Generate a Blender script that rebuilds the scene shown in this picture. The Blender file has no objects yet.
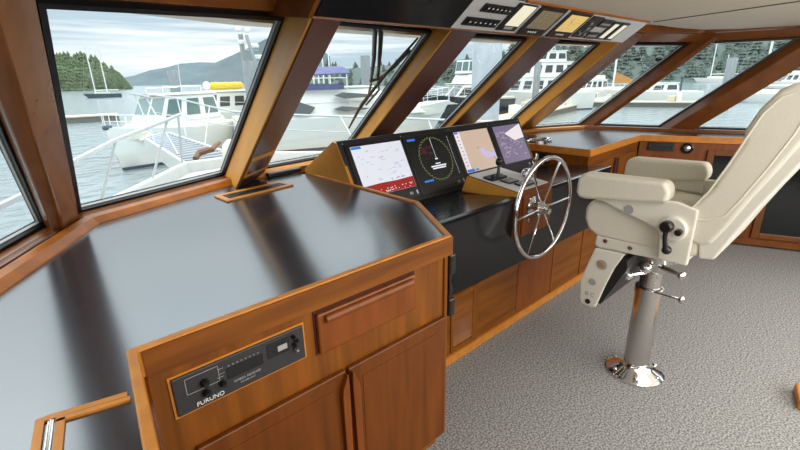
import bpy, bmesh, math, random
from mathutils import Vector, Matrix
random.seed(7)
PI = math.pi
S = bpy.context.scene
COL = S.collection

# ------------------------------------------------------------------ camera
EYE = Vector((0, 0, 1.5))
FPX = 433.0
PITCH, ROLL, YAW = math.radians(18.7), math.radians(1.26), math.radians(-41.7)
def cam_basis():
    f = Vector((0, math.cos(PITCH), -math.sin(PITCH)))
    r0 = Vector((1, 0, 0)); u0 = Vector((0, math.sin(PITCH), math.cos(PITCH)))
    r = math.cos(ROLL)*r0 - math.sin(ROLL)*u0
    u = math.sin(ROLL)*r0 + math.cos(ROLL)*u0
    M = Matrix.Rotation(YAW, 3, 'Z')
    return M @ r, M @ u, M @ f
CR, CU, CF = cam_basis()
cd = bpy.data.cameras.new('camera'); cam = bpy.data.objects.new('camera', cd); COL.objects.link(cam)
cd.sensor_width = 36; cd.lens = FPX/800*36; cd.clip_start = .02; cd.clip_end = 6000
m = Matrix((CR, CU, -CF)).transposed().to_4x4(); m.translation = EYE
cam.matrix_world = m
S.camera = cam

# ------------------------------------------------------------------ view, world, large lights
S.view_settings.view_transform = 'Standard'
S.view_settings.look = 'None'
S.view_settings.exposure = 0.0
S.view_settings.gamma = 1.0
S.view_settings.use_curve_mapping = False
S.cycles.use_denoising = True
S.cycles.max_bounces = 8
S.cycles.transparent_max_bounces = 16
S.cycles.caustics_reflective = False
S.cycles.caustics_refractive = False

W = bpy.data.worlds.new('overcast_sky'); S.world = W; W.use_nodes = True
wn, wl = W.node_tree.nodes, W.node_tree.links
wn.clear()
def wnode(t, **k):
    n = wn.new(t)
    for a, b in k.items(): setattr(n, a, b)
    return n
tc = wnode('ShaderNodeTexCoord')
mp = wnode('ShaderNodeMapping'); mp.inputs['Scale'].default_value = (1.4, 1.4, 26)
wl.new(tc.outputs['Generated'], mp.inputs['Vector'])
nz = wnode('ShaderNodeTexNoise'); nz.inputs['Scale'].default_value = 1.6; nz.inputs['Detail'].default_value = 7; nz.inputs['Roughness'].default_value = .55
wl.new(mp.outputs[0], nz.inputs['Vector'])
rp = wnode('ShaderNodeValToRGB')
rp.color_ramp.elements[0].position = .40; rp.color_ramp.elements[0].color = (.46, .57, .66, 1)
rp.color_ramp.elements[1].position = .58; rp.color_ramp.elements[1].color = (.84, .88, .89, 1)
wl.new(nz.outputs['Fac'], rp.inputs['Fac'])
sx = wnode('ShaderNodeSeparateXYZ'); wl.new(tc.outputs['Generated'], sx.inputs[0])
mr = wnode('ShaderNodeMapRange'); mr.inputs['From Min'].default_value = .20; mr.inputs['From Max'].default_value = .80
mr.inputs['To Min'].default_value = 1.36; mr.inputs['To Max'].default_value = 5.5
wl.new(sx.outputs['Z'], mr.inputs['Value'])
bg = wnode('ShaderNodeBackground'); wl.new(rp.outputs['Color'], bg.inputs['Color']); wl.new(mr.outputs[0], bg.inputs['Strength'])
wo = wnode('ShaderNodeOutputWorld'); wl.new(bg.outputs[0], wo.inputs['Surface'])

def area(name, loc, target, sx_, sy_, power, col=(1, 1, 1)):
    l = bpy.data.lights.new(name, 'AREA'); l.shape = 'RECTANGLE'; l.size = sx_; l.size_y = sy_; l.energy = power; l.color = col
    o = bpy.data.objects.new(name, l); COL.objects.link(o); o.location = loc
    o.rotation_euler = (Vector(target)-Vector(loc)).to_track_quat('-Z', 'Y').to_euler()
    return o
area('aft_fill', (2.2, -1.7, 1.2), (2.2, 2, 1.0), 4.6, 1.1, 85, (1, .985, .955))  # added fill from aft, standing in for daylight from the unseen saloon
area('ceiling_fill', (2.3, -.35, 1.80), (2.3, -.25, 0), 3.6, .7, 36, (1, .97, .93))  # added fill under the ceiling to brighten the cabin, no real lamp

# ------------------------------------------------------------------ materials
def mat(name, color, rough=.5, metal=0, coat=0, spec=None, ior=None, emit=0):
    m = bpy.data.materials.new(name); m.use_nodes = True
    b = m.node_tree.nodes['Principled BSDF']
    b.inputs['Base Color'].default_value = (*color, 1)
    b.inputs['Roughness'].default_value = rough; b.inputs['Metallic'].default_value = metal
    if coat: b.inputs['Coat Weight'].default_value = coat; b.inputs['Coat Roughness'].default_value = .08
    if ior: b.inputs['IOR'].default_value = ior
    if spec is not None: b.inputs['Specular IOR Level'].default_value = spec
    if emit:
        b.inputs['Emission Color'].default_value = (*color, 1); b.inputs['Emission Strength'].default_value = emit
    return m
def noisy(name, c1, c2, scale=(1, 1, 1), nscale=20, rough=.5, metal=0, coat=0, bump=0, p=(.3, .7), detail=5, ior=None, rough2=None, spec=None):
    m = mat(name, c1, rough, metal, coat, ior=ior, spec=spec)
    n, l = m.node_tree.nodes, m.node_tree.links
    b = n['Principled BSDF']
    t = n.new('ShaderNodeTexCoord'); mp = n.new('ShaderNodeMapping'); mp.inputs['Scale'].default_value = scale
    l.new(t.outputs['Object'], mp.inputs['Vector'])
    z = n.new('ShaderNodeTexNoise'); z.inputs['Scale'].default_value = nscale; z.inputs['Detail'].default_value = detail
    l.new(mp.outputs[0], z.inputs['Vector'])
    r = n.new('ShaderNodeValToRGB')
    r.color_ramp.elements[0].position = p[0]; r.color_ramp.elements[0].color = (*c1, 1)
    r.color_ramp.elements[1].position = p[1]; r.color_ramp.elements[1].color = (*c2, 1)
    l.new(z.outputs['Fac'], r.inputs['Fac']); l.new(r.outputs['Color'], b.inputs['Base Color'])
    if bump:
        bp = n.new('ShaderNodeBump'); bp.inputs['Strength'].default_value = bump; bp.inputs['Distance'].default_value = .01
        l.new(z.outputs['Fac'], bp.inputs['Height']); l.new(bp.outputs[0], b.inputs['Normal'])
    if rough2 is not None:
        mr = n.new('ShaderNodeMapRange'); mr.inputs['To Min'].default_value = rough; mr.inputs['To Max'].default_value = rough2
        l.new(z.outputs['Fac'], mr.inputs['Value']); l.new(mr.outputs[0], b.inputs['Roughness'])
    return m
M = {}
A, B_ = (.125, .036, .0025), (.240, .074, .005)
M['teak_v'] = noisy('teak_upright_grain', A, B_, (9, 9, .7), 3.2, .36, coat=.08, spec=.3)
M['teak_h'] = noisy('teak_level_grain', A, B_, (.7, 9, 9), 3.2, .36, coat=.08, spec=.3)
M['teak_y'] = noisy('teak_fore_aft_grain', A, B_, (9, .7, 9), 3.2, .36, coat=.08, spec=.3)
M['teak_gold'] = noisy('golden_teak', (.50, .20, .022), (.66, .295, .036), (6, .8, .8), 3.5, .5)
M['teak_red'] = noisy('red_teak_trim', (.24, .068, .005), (.37, .112, .009), (3, 3, 3), 4, .4, spec=.25)
M['teak_rim'] = noisy('pale_teak_edge', (.46, .165, .024), (.58, .225, .038), (3, 3, 3), 6, .4, spec=.25)
M['teak_door'] = noisy('deep_teak_doors', (.095, .024, .0015), (.175, .047, .003), (7, 7, .6), 3.2, .36, coat=.08, spec=.3)
M['dark_wood'] = noisy('dark_maroon_wood', (.055, .016, .012), (.080, .022, .016), (5, 1, 1), 3, .34)
M['brown'] = noisy('brown_varnished_wood', (.115, .036, .008), (.19, .060, .013), (2, 2, 2), 4, .25, coat=.25, spec=.35)
M['walnut'] = noisy('reddish_panel_wood', (.150, .038, .005), (.225, .060, .009), (6, 6, .8), 4, .36, spec=.3)
M['black_top'] = noisy('charcoal_laminate', (.014, .015, .019), (.019, .020, .025), (1, 1, 1), 60, .19, ior=2.65)
M['black_gloss'] = mat('glossy_black_laminate', (.008, .008, .009), .18, ior=1.6)
M['black_sat'] = mat('satin_black', (.012, .012, .013), .42)
M['black_panel'] = mat('black_dashboard_panel', (.010, .010, .011), .2)
M['rubber'] = mat('black_rubber_gasket', (.006, .006, .007), .5)
M['gasket_edge'] = mat('grey_seal', (.42, .42, .40), .5)
M['chrome'] = mat('polished_steel', (.82, .82, .82), .10, 1)
M['steel'] = mat('brushed_steel', (.62, .60, .57), .18, 1)
M['alu'] = noisy('brushed_aluminium', (.70, .70, .68), (.78, .78, .76), (1, 30, 30), 5, .34, .45)
M['vinyl'] = noisy('cream_vinyl', (.69, .65, .53), (.735, .69, .57), (1, 1, 1), 130, .42, bump=.06)
M['vinyl_edge'] = mat('cream_piping', (.74, .70, .58), .4)
M['gelcoat'] = mat('cream_painted_metal', (.73, .70, .60), .32)
M['white'] = mat('white_gelcoat', (.74, .73, .68), .35)
M['rail'] = mat('pale_grey_rail_tube', (.46, .47, .47), .3, .3)
M['white_paint'] = noisy('white_deck_paint', (.50, .50, .475), (.56, .56, .535), (1, 1, 1), 8, .5)
M['offwhite'] = mat('cream_gelcoat', (.62, .595, .50), .4)
M['ceiling'] = noisy('beige_ceiling_vinyl', (.70, .625, .51), (.74, .66, .54), (1, 1, 1), 60, .6)
M['seam'] = mat('dark_ceiling_seam', (.10, .08, .06), .7)
M['boat_glass'] = mat('tinted_boat_window', (.10, .17, .165), .08, ior=1.6)
M['boat_glass_dark'] = mat('smoked_boat_window', (.045, .055, .06), .10, ior=1.6)
M['hull_navy'] = mat('navy_hull_paint', (.022, .030, .045), .25)
M['slit'] = mat('grey_slit_window', (.12, .125, .125), .2)
M['boot'] = mat('dark_boot_stripe', (.05, .07, .10), .5)
M['purple'] = noisy('violet_blue_canvas', (.075, .075, .165), (.11, .11, .22), (1, 1, 1), 3, .8)
M['yellow'] = noisy('yellow_canvas', (.62, .42, .02), (.68, .47, .03), (1, 1, 1), 4, .6)
M['orange'] = mat('orange_sail_cover', (.42, .20, .06), .8)
M['galv'] = noisy('galvanised_steel', (.28, .30, .31), (.36, .38, .39), (1, 1, .3), 4, .45, .3)
M['pile'] = noisy('weathered_piling', (.20, .215, .225), (.27, .285, .295), (2, 2, .4), 3, .8)
M['pile_wrap'] = noisy('pale_sleeved_piling', (.36, .39, .42), (.44, .47, .49), (1.5, 1.5, .5), 2.2, .6)
M['dock'] = noisy('weathered_dock_boards', (.50, .45, .32), (.62, .56, .42), (1, 6, 1), 3, .85)
M['dock_side'] = mat('dark_dock_float', (.13, .12, .10), .9)
M['leaf'] = noisy('dark_conifer_needles', (.085, .12, .06), (.175, .215, .105), (1, 1, 1), .9, .9, p=(.35, .65))
M['leaf2'] = noisy('grey_green_conifer_needles', (.085, .112, .095), (.130, .160, .132), (1, 1, 1), .6, .9, p=(.35, .65))
M['bark'] = mat('conifer_bark', (.12, .085, .06), .9)
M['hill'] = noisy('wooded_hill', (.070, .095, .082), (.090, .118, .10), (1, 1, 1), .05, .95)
M['far_hill'] = noisy('haze_tinted_far_hill', (.075, .105, .115), (.10, .13, .14), (1, 1, 1), .02, .95)  # distance haze put into the hill colour as a blue-green tint
M['rock'] = noisy('grey_shore_rock', (.26, .25, .22), (.40, .38, .34), (1, 1, 1), .3, .9)
M['cord'] = mat('brown_leather_strap', (.17, .09, .05), .7)
M['label_white'] = mat('white_print', (.75, .75, .72), .5)
M['label_grey'] = mat('grey_print', (.34, .34, .33), .5)
M['set_face'] = mat('dark_grey_receiver_face', (.028, .028, .030), .4)
M['instr_black'] = mat('instrument_black', (.012, .012, .013), .30)
M['knob'] = mat('black_knob', (.010, .010, .010), .28)
def emi(name, c, s): return mat(name, c, .25, emit=s)
M['scr_white'] = emi('lit_white_chart_screen', (.56, .585, .66), .68)
M['scr_red'] = emi('lit_red_chart_band', (.26, .012, .012), .6)
M['scr_black'] = emi('lit_black_radar_screen', (.006, .007, .008), .6)
M['scr_green'] = emi('lit_radar_ring', (.24, .30, .07), .6)
M['scr_blue'] = emi('lit_blue_menu', (.03, .14, .45), .8)
M['scr_tan'] = emi('lit_tan_land_chart', (.48, .37, .30), .66)
M['scr_lilac'] = emi('lit_lilac_water_chart', (.44, .38, .62), .72)
M['scr_pale'] = emi('lit_pale_menu_bar', (.62, .58, .62), .72)
M['scr_text'] = emi('lit_white_text', (.60, .64, .70), .8)
M['scr_grey'] = emi('lit_grey_trace', (.30, .30, .42), .6)
M['scr_slate'] = emi('lit_slate_chart', (.15, .13, .20), .7)
M['scr_mauve'] = emi('lit_mauve_chart', (.30, .24, .34), .7)
M['scr_pink'] = emi('lit_radar_echo', (.05, .012, .018), .5)
M['lcd_yellow'] = emi('lit_amber_instrument', (.66, .46, .16), .5)
M['lcd_brown'] = emi('lit_grey_brown_instrument', (.16, .13, .08), .5)
M['lcd_cream'] = emi('lit_cream_instrument', (.74, .71, .55), .55)
M['lcd_ink'] = mat('instrument_ink', (.30, .26, .16), .5)
M['paper'] = mat('white_printed_card', (.70, .69, .66), .6)

# carpet
cm = noisy('grey_speckled_carpet', (.12, .118, .113), (.36, .352, .336), (1, 1, 1), 120, .95, p=(.40, .60), detail=4)
M['carpet'] = cm
# water
wm = mat('harbour_water', (.21, .25, .255), .16, ior=1.33)
n, l = wm.node_tree.nodes, wm.node_tree.links
t = n.new('ShaderNodeTexCoord'); mp2 = n.new('ShaderNodeMapping'); mp2.inputs['Scale'].default_value = (.6, .6, .6)
l.new(t.outputs['Object'], mp2.inputs['Vector'])
z = n.new('ShaderNodeTexNoise'); z.inputs['Scale'].default_value = 1.6; z.inputs['Detail'].default_value = 4
l.new(mp2.outputs[0], z.inputs['Vector'])
bp = n.new('ShaderNodeBump'); bp.inputs['Strength'].default_value = .55; bp.inputs['Distance'].default_value = .25
l.new(z.outputs['Fac'], bp.inputs['Height']); l.new(bp.outputs[0], n['Principled BSDF'].inputs['Normal'])
M['water'] = wm
# clear glazing: thin pane with its surface reflection
gm = bpy.data.materials.new('clear_window_glass'); gm.use_nodes = True
n, l = gm.node_tree.nodes, gm.node_tree.links; n.clear()
o_ = n.new('ShaderNodeOutputMaterial'); mx = n.new('ShaderNodeMixShader'); tr = n.new('ShaderNodeBsdfTransparent'); gl = n.new('ShaderNodeBsdfGlossy')
tr.inputs['Color'].default_value = (.97, .985, .98, 1); gl.inputs['Roughness'].default_value = .01
lw = n.new('ShaderNodeLayerWeight'); pw = n.new('ShaderNodeMath'); pw.operation = 'POWER'; pw.inputs[1].default_value = 5
ml = n.new('ShaderNodeMath'); ml.operation = 'MULTIPLY_ADD'; ml.inputs[1].default_value = .6; ml.inputs[2].default_value = .02
lw.inputs['Blend'].default_value = .5
l.new(lw.outputs['Facing'], pw.inputs[0]); l.new(pw.outputs[0], ml.inputs[0]); l.new(ml.outputs[0], mx.inputs['Fac']); l.new(tr.outputs[0], mx.inputs[1]); l.new(gl.outputs[0], mx.inputs[2]); l.new(mx.outputs[0], o_.inputs['Surface'])
M['glass'] = gm
# smoked cabinet glass
M['smoked'] = mat('smoked_cabinet_glass', (.010, .011, .012), .08, ior=1.5)

# ------------------------------------------------------------------ helpers
def origin_of(o):
    v = Vector((0, 0, 0))
    while o is not None:
        v += o.location; o = o.parent
    return v
class MB:
    def __init__(s): s.bm = bmesh.new()
    def face(s, pts):
        return s.bm.faces.new([s.bm.verts.new(Vector(p)) for p in pts])
    def ext(s, pts, vec):
        vec = Vector(vec)
        a = [s.bm.verts.new(Vector(p)) for p in pts]; b = [s.bm.verts.new(Vector(p)+vec) for p in pts]
        k = len(a)
        s.bm.faces.new(a); s.bm.faces.new(b[::-1])
        for i in range(k): s.bm.faces.new((a[i], b[i], b[(i+1) % k], a[(i+1) % k]))
        return s
    def box(s, x0, x1, y0, y1, z0, z1):
        return s.ext([(x0, y0, z0), (x1, y0, z0), (x1, y1, z0), (x0, y1, z0)], (0, 0, z1-z0))
    def plan(s, pts, z0, z1):
        return s.ext([(p[0], p[1], z0) for p in pts], (0, 0, z1-z0))
    def profx(s, yz, x0, x1):
        return s.ext([(x0, p[0], p[1]) for p in yz], (x1-x0, 0, 0))
    def profy(s, xz, y0, y1):
        return s.ext([(p[0], y0, p[1]) for p in xz], (0, y1-y0, 0))
    def loft(s, rings, cap=True, closed=True):
        R = [[s.bm.verts.new(Vector(p)) for p in r] for r in rings]
        k = len(R[0])
        for a, b in zip(R, R[1:]):
            for i in range(k if closed else k-1):
                s.bm.faces.new((a[i], a[(i+1) % k], b[(i+1) % k], b[i]))
        if cap: s.bm.faces.new(R[0][::-1]); s.bm.faces.new(R[-1])
        return s
    def tube(s, pts, r, n=8, closed=False):
        P = [Vector(p) for p in pts]; rings = []
        K = len(P); up = None
        for i, p in enumerate(P):
            if closed: d = P[(i+1) % K]-P[i-1]
            else: d = P[min(i+1, K-1)]-P[max(i-1, 0)]
            d.normalize()
            if up is None:
                up = d.orthogonal().normalized()
            else:
                up = (up - d*up.dot(d)); 
                up = up.normalized() if up.length > 1e-5 else d.orthogonal().normalized()
            v = d.cross(up)
            rr = r[i] if isinstance(r, (list, tuple)) else r
            rings.append([p+up*rr*math.cos(2*PI*j/n)+v*rr*math.sin(2*PI*j/n) for j in range(n)])
        if closed:
            R = [[s.bm.verts.new(q) for q in rg] for rg in rings]
            # best twist match on the closing ring
            off = min(range(n), key=lambda o: (rings[-1][0]-rings[0][o]).length)
            for a in range(K):
                b = (a+1) % K; sh = off if b == 0 else 0
                for j in range(n):
                    s.bm.faces.new((R[a][j], R[a][(j+1) % n], R[b][(j+1+sh) % n], R[b][(j+sh) % n]))
        else: s.loft(rings)
        return s
    def lathe(s, prof, c, axis=(0, 0, 1), n=24):
        ax = Vector(axis).normalized(); u = ax.orthogonal().normalized(); v = ax.cross(u); c = Vector(c)
        s.loft([[c+ax*h+(u*math.cos(2*PI*j/n)+v*math.sin(2*PI*j/n))*max(r, 1e-4) for j in range(n)] for r, h in prof])
        return s
    def ball(s, c, r, sc=(1, 1, 1), n=12):
        c = Vector(c)
        s.loft([[c+Vector((r*sc[0]*math.sin(PI*i/8)*math.cos(2*PI*j/n) if 0 < i < 8 else 1e-4*math.cos(2*PI*j/n), r*sc[1]*math.sin(PI*i/8)*math.sin(2*PI*j/n) if 0 < i < 8 else 1e-4*math.sin(2*PI*j/n), -r*sc[2]*math.cos(PI*i/8))) for j in range(n)] for i in range(9)])
        return s
    def panel(s, quad, u0, u1, v0, v1, off=.01, th=.02):
        a, b, c, d = [Vector(q) for q in quad]
        nrm = (b-a).cross(d-a).normalized()
        P = lambda u, v: (a*(1-u)+b*u)*(1-v)+(d*(1-u)+c*u)*v+nrm*(off-th)
        return s.ext([P(u0, v0), P(u1, v0), P(u1, v1), P(u0, v1)], nrm*th)
    def build(s, name, m, parent=None, at=None, bevel=0, seg=2, smooth=False, **props):
        base = origin_of(parent) if parent is not None else Vector(at or (0, 0, 0))
        bmesh.ops.translate(s.bm, verts=s.bm.verts, vec=-base)
        bmesh.ops.recalc_face_normals(s.bm, faces=s.bm.faces)
        me = bpy.data.meshes.new(name); s.bm.to_mesh(me); s.bm.free()
        o = bpy.data.objects.new(name, me); COL.objects.link(o)
        me.materials.append(m)
        if parent is not None: o.parent = parent
        else: o.location = base
        if smooth:
            for p in me.polygons: p.use_smooth = True
            try: me.set_sharp_from_angle(angle=math.radians(38))
            except Exception: pass
        if bevel:
            b = o.modifiers.new('bevel', 'BEVEL'); b.width = bevel; b.segments = seg; b.limit_method = 'ANGLE'; b.angle_limit = math.radians(35)
            if seg > 2:
                for p in me.polygons: p.use_smooth = True
                try: me.set_sharp_from_angle(angle=math.radians(180))
                except Exception: pass
                b.harden_normals = True
        for k, v in props.items(): o[k] = v
        return o
def thing(name, label, cat, loc=(0, 0, 0), group=None):
    o = bpy.data.objects.new(name, None); COL.objects.link(o); o.location = loc; o.empty_display_size = .1
    o['label'] = label; o['category'] = cat
    if group: o['group'] = group
    return o
def tag(o, label, cat, group=None):
    o['label'] = label; o['category'] = cat
    if group: o['group'] = group
    return o
def struct(o): o['kind'] = 'structure'; return o
def copy_tree(o, parent=None):
    c = o.copy(); COL.objects.link(c)
    if parent is not None: c.parent = parent
    for ch in list(o.children): copy_tree(ch, c)
    return c
def lettering(name, body, size, m, parent, org, xd, yd, depth=.0006, align='LEFT'):
    cu = bpy.data.curves.new(name, 'FONT'); cu.body = body; cu.size = size; cu.extrude = depth; cu.align_x = align
    tmp = bpy.data.objects.new(name+'_tmp', cu); COL.objects.link(tmp)
    dg = bpy.context.evaluated_depsgraph_get()
    me = bpy.data.meshes.new_from_object(tmp.evaluated_get(dg))
    bpy.data.objects.remove(tmp)
    xd = Vector(xd).normalized(); yd = Vector(yd).normalized(); zd = xd.cross(yd)
    base = origin_of(parent); org = Vector(org)
    for v in me.vertices: v.co = org+xd*v.co.x+yd*v.co.y+zd*v.co.z-base
    o = bpy.data.objects.new(name, me); COL.objects.link(o); o.parent = parent
    me.materials.clear(); me.materials.append(m)
    return o
def offset_path(path, d):
    """offset an open plan polyline to its left by d, mitred"""
    P = [Vector((p[0], p[1])) for p in path]; out = []
    for i, p in enumerate(P):
        ns = []
        if i > 0: t = (P[i]-P[i-1]).normalized(); ns.append(Vector((-t.y, t.x)))
        if i < len(P)-1: t = (P[i+1]-P[i]).normalized(); ns.append(Vector((-t.y, t.x)))
        nn = sum(ns, Vector((0, 0))).normalized()
        out.append(p+nn*d/max(.3, nn.dot(ns[0])))
    return [(q.x, q.y) for q in out]
def strip(mb, path, d0, d1, z0, z1):
    a = offset_path(path, d0); b = offset_path(path, d1)
    mb.loft([[(p[0], p[1], z0), (p[0], p[1], z1), (q[0], q[1], z1), (q[0], q[1], z0)] for p, q in zip(a, b)])
    return mb
def at_px(px, py, dist):
    """world point on the sight line of a place noted on the photograph, at a horizontal distance from the eye"""
    d = CF + CR*((px-400)/FPX) - CU*((py-225)/FPX)
    return EYE + d*(dist/math.hypot(d.x, d.y))
SEA = -2.2

# ================================================================== SETTING
# window glass corners on the sill line (z = 1.0) and at the head
SILL = 1.0; HEAD = 1.735; RAKE = 1.2
G = dict(g0=(-1.75, -1.0), g1=(.02, 2.13), g2=(.17, 2.28), g3=(.9, 2.58), g4=(1.15, 2.58), g5=(1.81, 2.66), g6=(2.19, 2.69), g7=(2.78, 2.70),
         g8=(3.22, 2.70), g9=(3.72, 2.62), g10=(4.12, 2.5), g11=(4.65, 2.27), g12=(4.72, 2.18), g13=(4.9, 1.56), g14=(4.97, 1.3), g15=(5.85, -1.3))
def rk(p, z): return Vector((p[0], p[1]-RAKE*(z-SILL), z))
TOPS = {k: rk(v, HEAD) for k, v in G.items()}
TOPS['g2'] = Vector((.143, 1.46, 1.692)); TOPS['g1'] = Vector((-.045, 1.25, 1.72))
TOPS['g0'] = Vector((-1.62, -1.75, 1.72))
BOTS = {k: Vector((v[0], v[1], SILL)) for k, v in G.items()}
# floor / ceiling / walls
fl = MB().plan([(-1.9, -1.9), (6.1, -1.9), (5.75, -1.0), (4.9, 1.75), (4.6, 2.35), (3.7, 2.7), (1.2, 2.65), (.1, 2.3), (-.1, 2.0)], -.06, 0)
struct(fl.build('floor', M['carpet']))
wall_path = [(-1.95, -1.35), (G['g1'][0]-.02, G['g1'][1]+.03), (.15, 2.34), (.9, 2.64), (1.15, 2.65), (1.81, 2.72), (2.19, 2.75), (2.78, 2.76), (3.22, 2.76), (3.72, 2.68), (4.12, 2.56), (4.67, 2.33), (4.79, 2.18), (4.97, 1.56), (5.04, 1.3), (6.05, -1.65)]
mb = strip(MB(), wall_path[:2], -.0, .05, -.06, .97); struct(mb.build('wall_port', M['teak_y']))
mb = strip(MB(), wall_path[1:12], -.0, .05, -.06, .97); struct(mb.build('wall_front', M['teak_h']))
mb = strip(MB(), wall_path[11:], -.0, .05, -.06, .97); struct(mb.build('wall_starboard', M['brown']))
mb = MB(); mb.box(-2.2, -.2, -1.98, -1.92, 0, 1.83); mb.box(4.7, 6.3, -1.98, -1.92, 0, 1.83); mb.box(-.2, 4.7, -1.98, -1.92, 0, .85); mb.box(-.2, 4.7, -1.98, -1.92, 1.8, 1.83)
struct(mb.build('wall_aft', M['brown']))
ceil_edge = [(-1.75, -1.95), (-.05, 1.12), (.2, 1.24), (.86, 1.30), (3.37, 1.30), (4.05, 1.27), (4.42, 1.20), (5.06, .66), (6.1, -1.95)]
struct(MB().plan(ceil_edge, 1.825, 1.86).build('ceiling', M['ceiling']))
mb = MB(); mb.tube([(3.40, 1.22, 1.825), (3.097, .44, 1.825), (2.72, -.55, 1.825)], .005, 6)
struct(mb.build('trim_1', M['seam']))
# white brow of the coach roof outside, above the glass
roof = [(-1.9, -2.2), (-.2, 1.3), (.05, 1.72), (.9, 2.02), (1.8, 2.10), (2.8, 2.12), (3.8, 2.02), (4.75, 1.66), (5.1, .6), (6.3, -2.2)]
struct(MB().plan(roof, 1.865, 1.93).build('trim_2', M['offwhite'], bevel=.02))
brow = [(-.02, 1.47), (.16, 1.60), (.9, 1.84), (1.8, 1.92), (2.8, 1.95), (3.72, 1.88), (4.68, 1.56), (4.98, .62)]
mb = MB(); strip(mb, brow, .06, .20, 1.738, 1.865); struct(mb.build('trim_3', M['offwhite']))

# header above the glass
hp = [TOPS['g0'], TOPS['g1'], TOPS['g2'], TOPS['g3'], TOPS['g4'], TOPS['g5'], TOPS['g6'], TOPS['g7'], TOPS['g8'], TOPS['g9'], TOPS['g10'], TOPS['g11'], TOPS['g12'], TOPS['g13'], TOPS['g14'], TOPS['g15']]
def header(i0, i1, idx, m):
    seg = hp[i0:i1+1]; path = [(p.x, p.y) for p in seg]
    o1 = offset_path(path, .02); i_ = offset_path(path, -.05); i2 = offset_path(path, -.13); i3 = offset_path(path, -.15)
    mb = MB()
    mb.loft([[(a[0], a[1], p.z+.013), (a[0], a[1], 1.864), (d[0], d[1], 1.864), (d[0], d[1], 1.812), (c[0], c[1], 1.806), (b[0], b[1], p.z+.014)] for a, b, c, d, p in zip(o1, i_, i2, i3, seg)])
    struct(mb.build('trim_%d' % idx, m, bevel=.004))
header(0, 1, 4, M['brown']); header(1, 4, 5, M['brown']); header(4, 10, 6, M['teak_h']); header(10, 15, 7, M['brown'])

# sill mouldings
def inner(path, d): return offset_path(path, d)
sill_path = [G[k] for k in ('g0', 'g1', 'g2', 'g3', 'g4', 'g5', 'g6', 'g7', 'g8', 'g9', 'g10', 'g11', 'g12', 'g13', 'g14', 'g15')]
def mould(i0, i1, prof, m, idx, path=sill_path, bevel=.004):
    """prof: closed list of (inward offset, z); mitred along the sill line"""
    seg = path[i0:i1+1]
    offs = {d: offset_path(seg, -d) for d, _ in prof}
    mb = MB().loft([[(offs[d][k][0], offs[d][k][1], z) for d, z in prof] for k in range(len(seg))])
    struct(mb.build('trim_%d' % idx, m, bevel=bevel))
sp = [(-.02, .93), (-.02, SILL-.022), (.05, SILL-.022), (.095, .985), (.10, .93)]          # rail against the glass
sp2 = [(.105, .93), (.105, .982), (.12, .990), (.15, .984), (.175, .958), (.175, .93)]          # lower moulding on the worktop
corner_path = [G['g0'], (.09, 2.21), G['g3'], G['g4']]
mould(0, 2, sp, M['brown'], 8, [G['g0'], (.085, 2.235), G['g3']])
mould(0, 2, sp2, M['teak_red'], 9, [G['g0'], (.085, 2.235), G['g3']])
mould(3, 11, sp, M['teak_rim'], 10)
mould(3, 11, [(.12, .958), (.12, .985), (.135, .99), (.15, .985), (.15, .958)], M['teak_rim'], 11)
mould(11, 15, sp, M['brown'], 12)
mould(11, 15, [(.105, .955), (.105, .985), (.15, .988), (.16, .955)], M['brown'], 13)

# window panes with black gaskets
def window(n, a, b, m_gasket=True):
    q = [BOTS[a], BOTS[b], TOPS[b], TOPS[a]]
    w = bpy.data.objects.new('window_%d' % n, None); COL.objects.link(w); w['kind'] = 'structure'
    w.location = q[0]
    nr = (q[1]-q[0]).cross(q[3]-q[0]).normalized()
    if nr.dot(EYE-q[0]) < 0: nr = -nr
    c = sum(q, Vector())/4
    MB().ext([p-nr*.006 for p in q], -nr*.006).build('pane', M['glass'], w)
    def frame(w0, w1, n0, n1, nm, mt):
        def ins(d):
            out = []
            for i in range(4):
                p = q[i]; e1 = (q[(i+1) % 4]-p).normalized(); e0 = (q[i-1]-p).normalized()
                s_ = max(.35, e1.cross(e0).length)
                out.append(p+(e1+e0)*(d/s_))
            return out
        A_, Bq = ins(w0), ins(w1)
        mb = MB()
        for i in range(4):
            j = (i+1) % 4
            mb.loft([[A_[i]+nr*n0, Bq[i]+nr*n0, Bq[i]+nr*n1, A_[i]+nr*n1], [A_[j]+nr*n0, Bq[j]+nr*n0, Bq[j]+nr*n1, A_[j]+nr*n1]])
        mb.build(nm, mt, w)
    frame(-.016, .0, -.014, .018, 'gasket', M['rubber'])
    frame(.0, .003, -.005, .004, 'seal', M['gasket_edge'])
    return w
window(1, 'g0', 'g1'); window(2, 'g2', 'g3'); window(3, 'g4', 'g5'); window(4, 'g6', 'g7')
window(5, 'g8', 'g9'); window(6, 'g10', 'g11'); window(7, 'g12', 'g13'); window(8, 'g14', 'g15')

# raked posts between the windows
def post(idx, sec, z0, z1, m, tops=None, bev=.006, faces=None, skew=0):
    ring0 = [rk(p, z0)+Vector((skew*(SILL-z0), 0, 0)) for p in sec]; ring1 = [rk(p, z1)+Vector((skew*(SILL-z1), 0, 0)) for p in sec]
    o = MB().loft([ring0, ring1]).build('trim_%d' % idx, m, bevel=bev)
    struct(o)
    return o
def clad(o, p, q, z0, z1, m, th=.004, nm='facing', skew=0):
    """thin layer along one long face of a post"""
    a, b, c, d = rk(p, z0), rk(q, z0), rk(q, z1), rk(p, z1)
    nr = (b-a).cross(d-a).normalized()
    if nr.dot(EYE-(a+c)/2) < 0: nr = -nr
    MB().ext([v+nr*.0006 for v in (a, b, c, d)], nr*th).build(nm, m, o)
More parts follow.
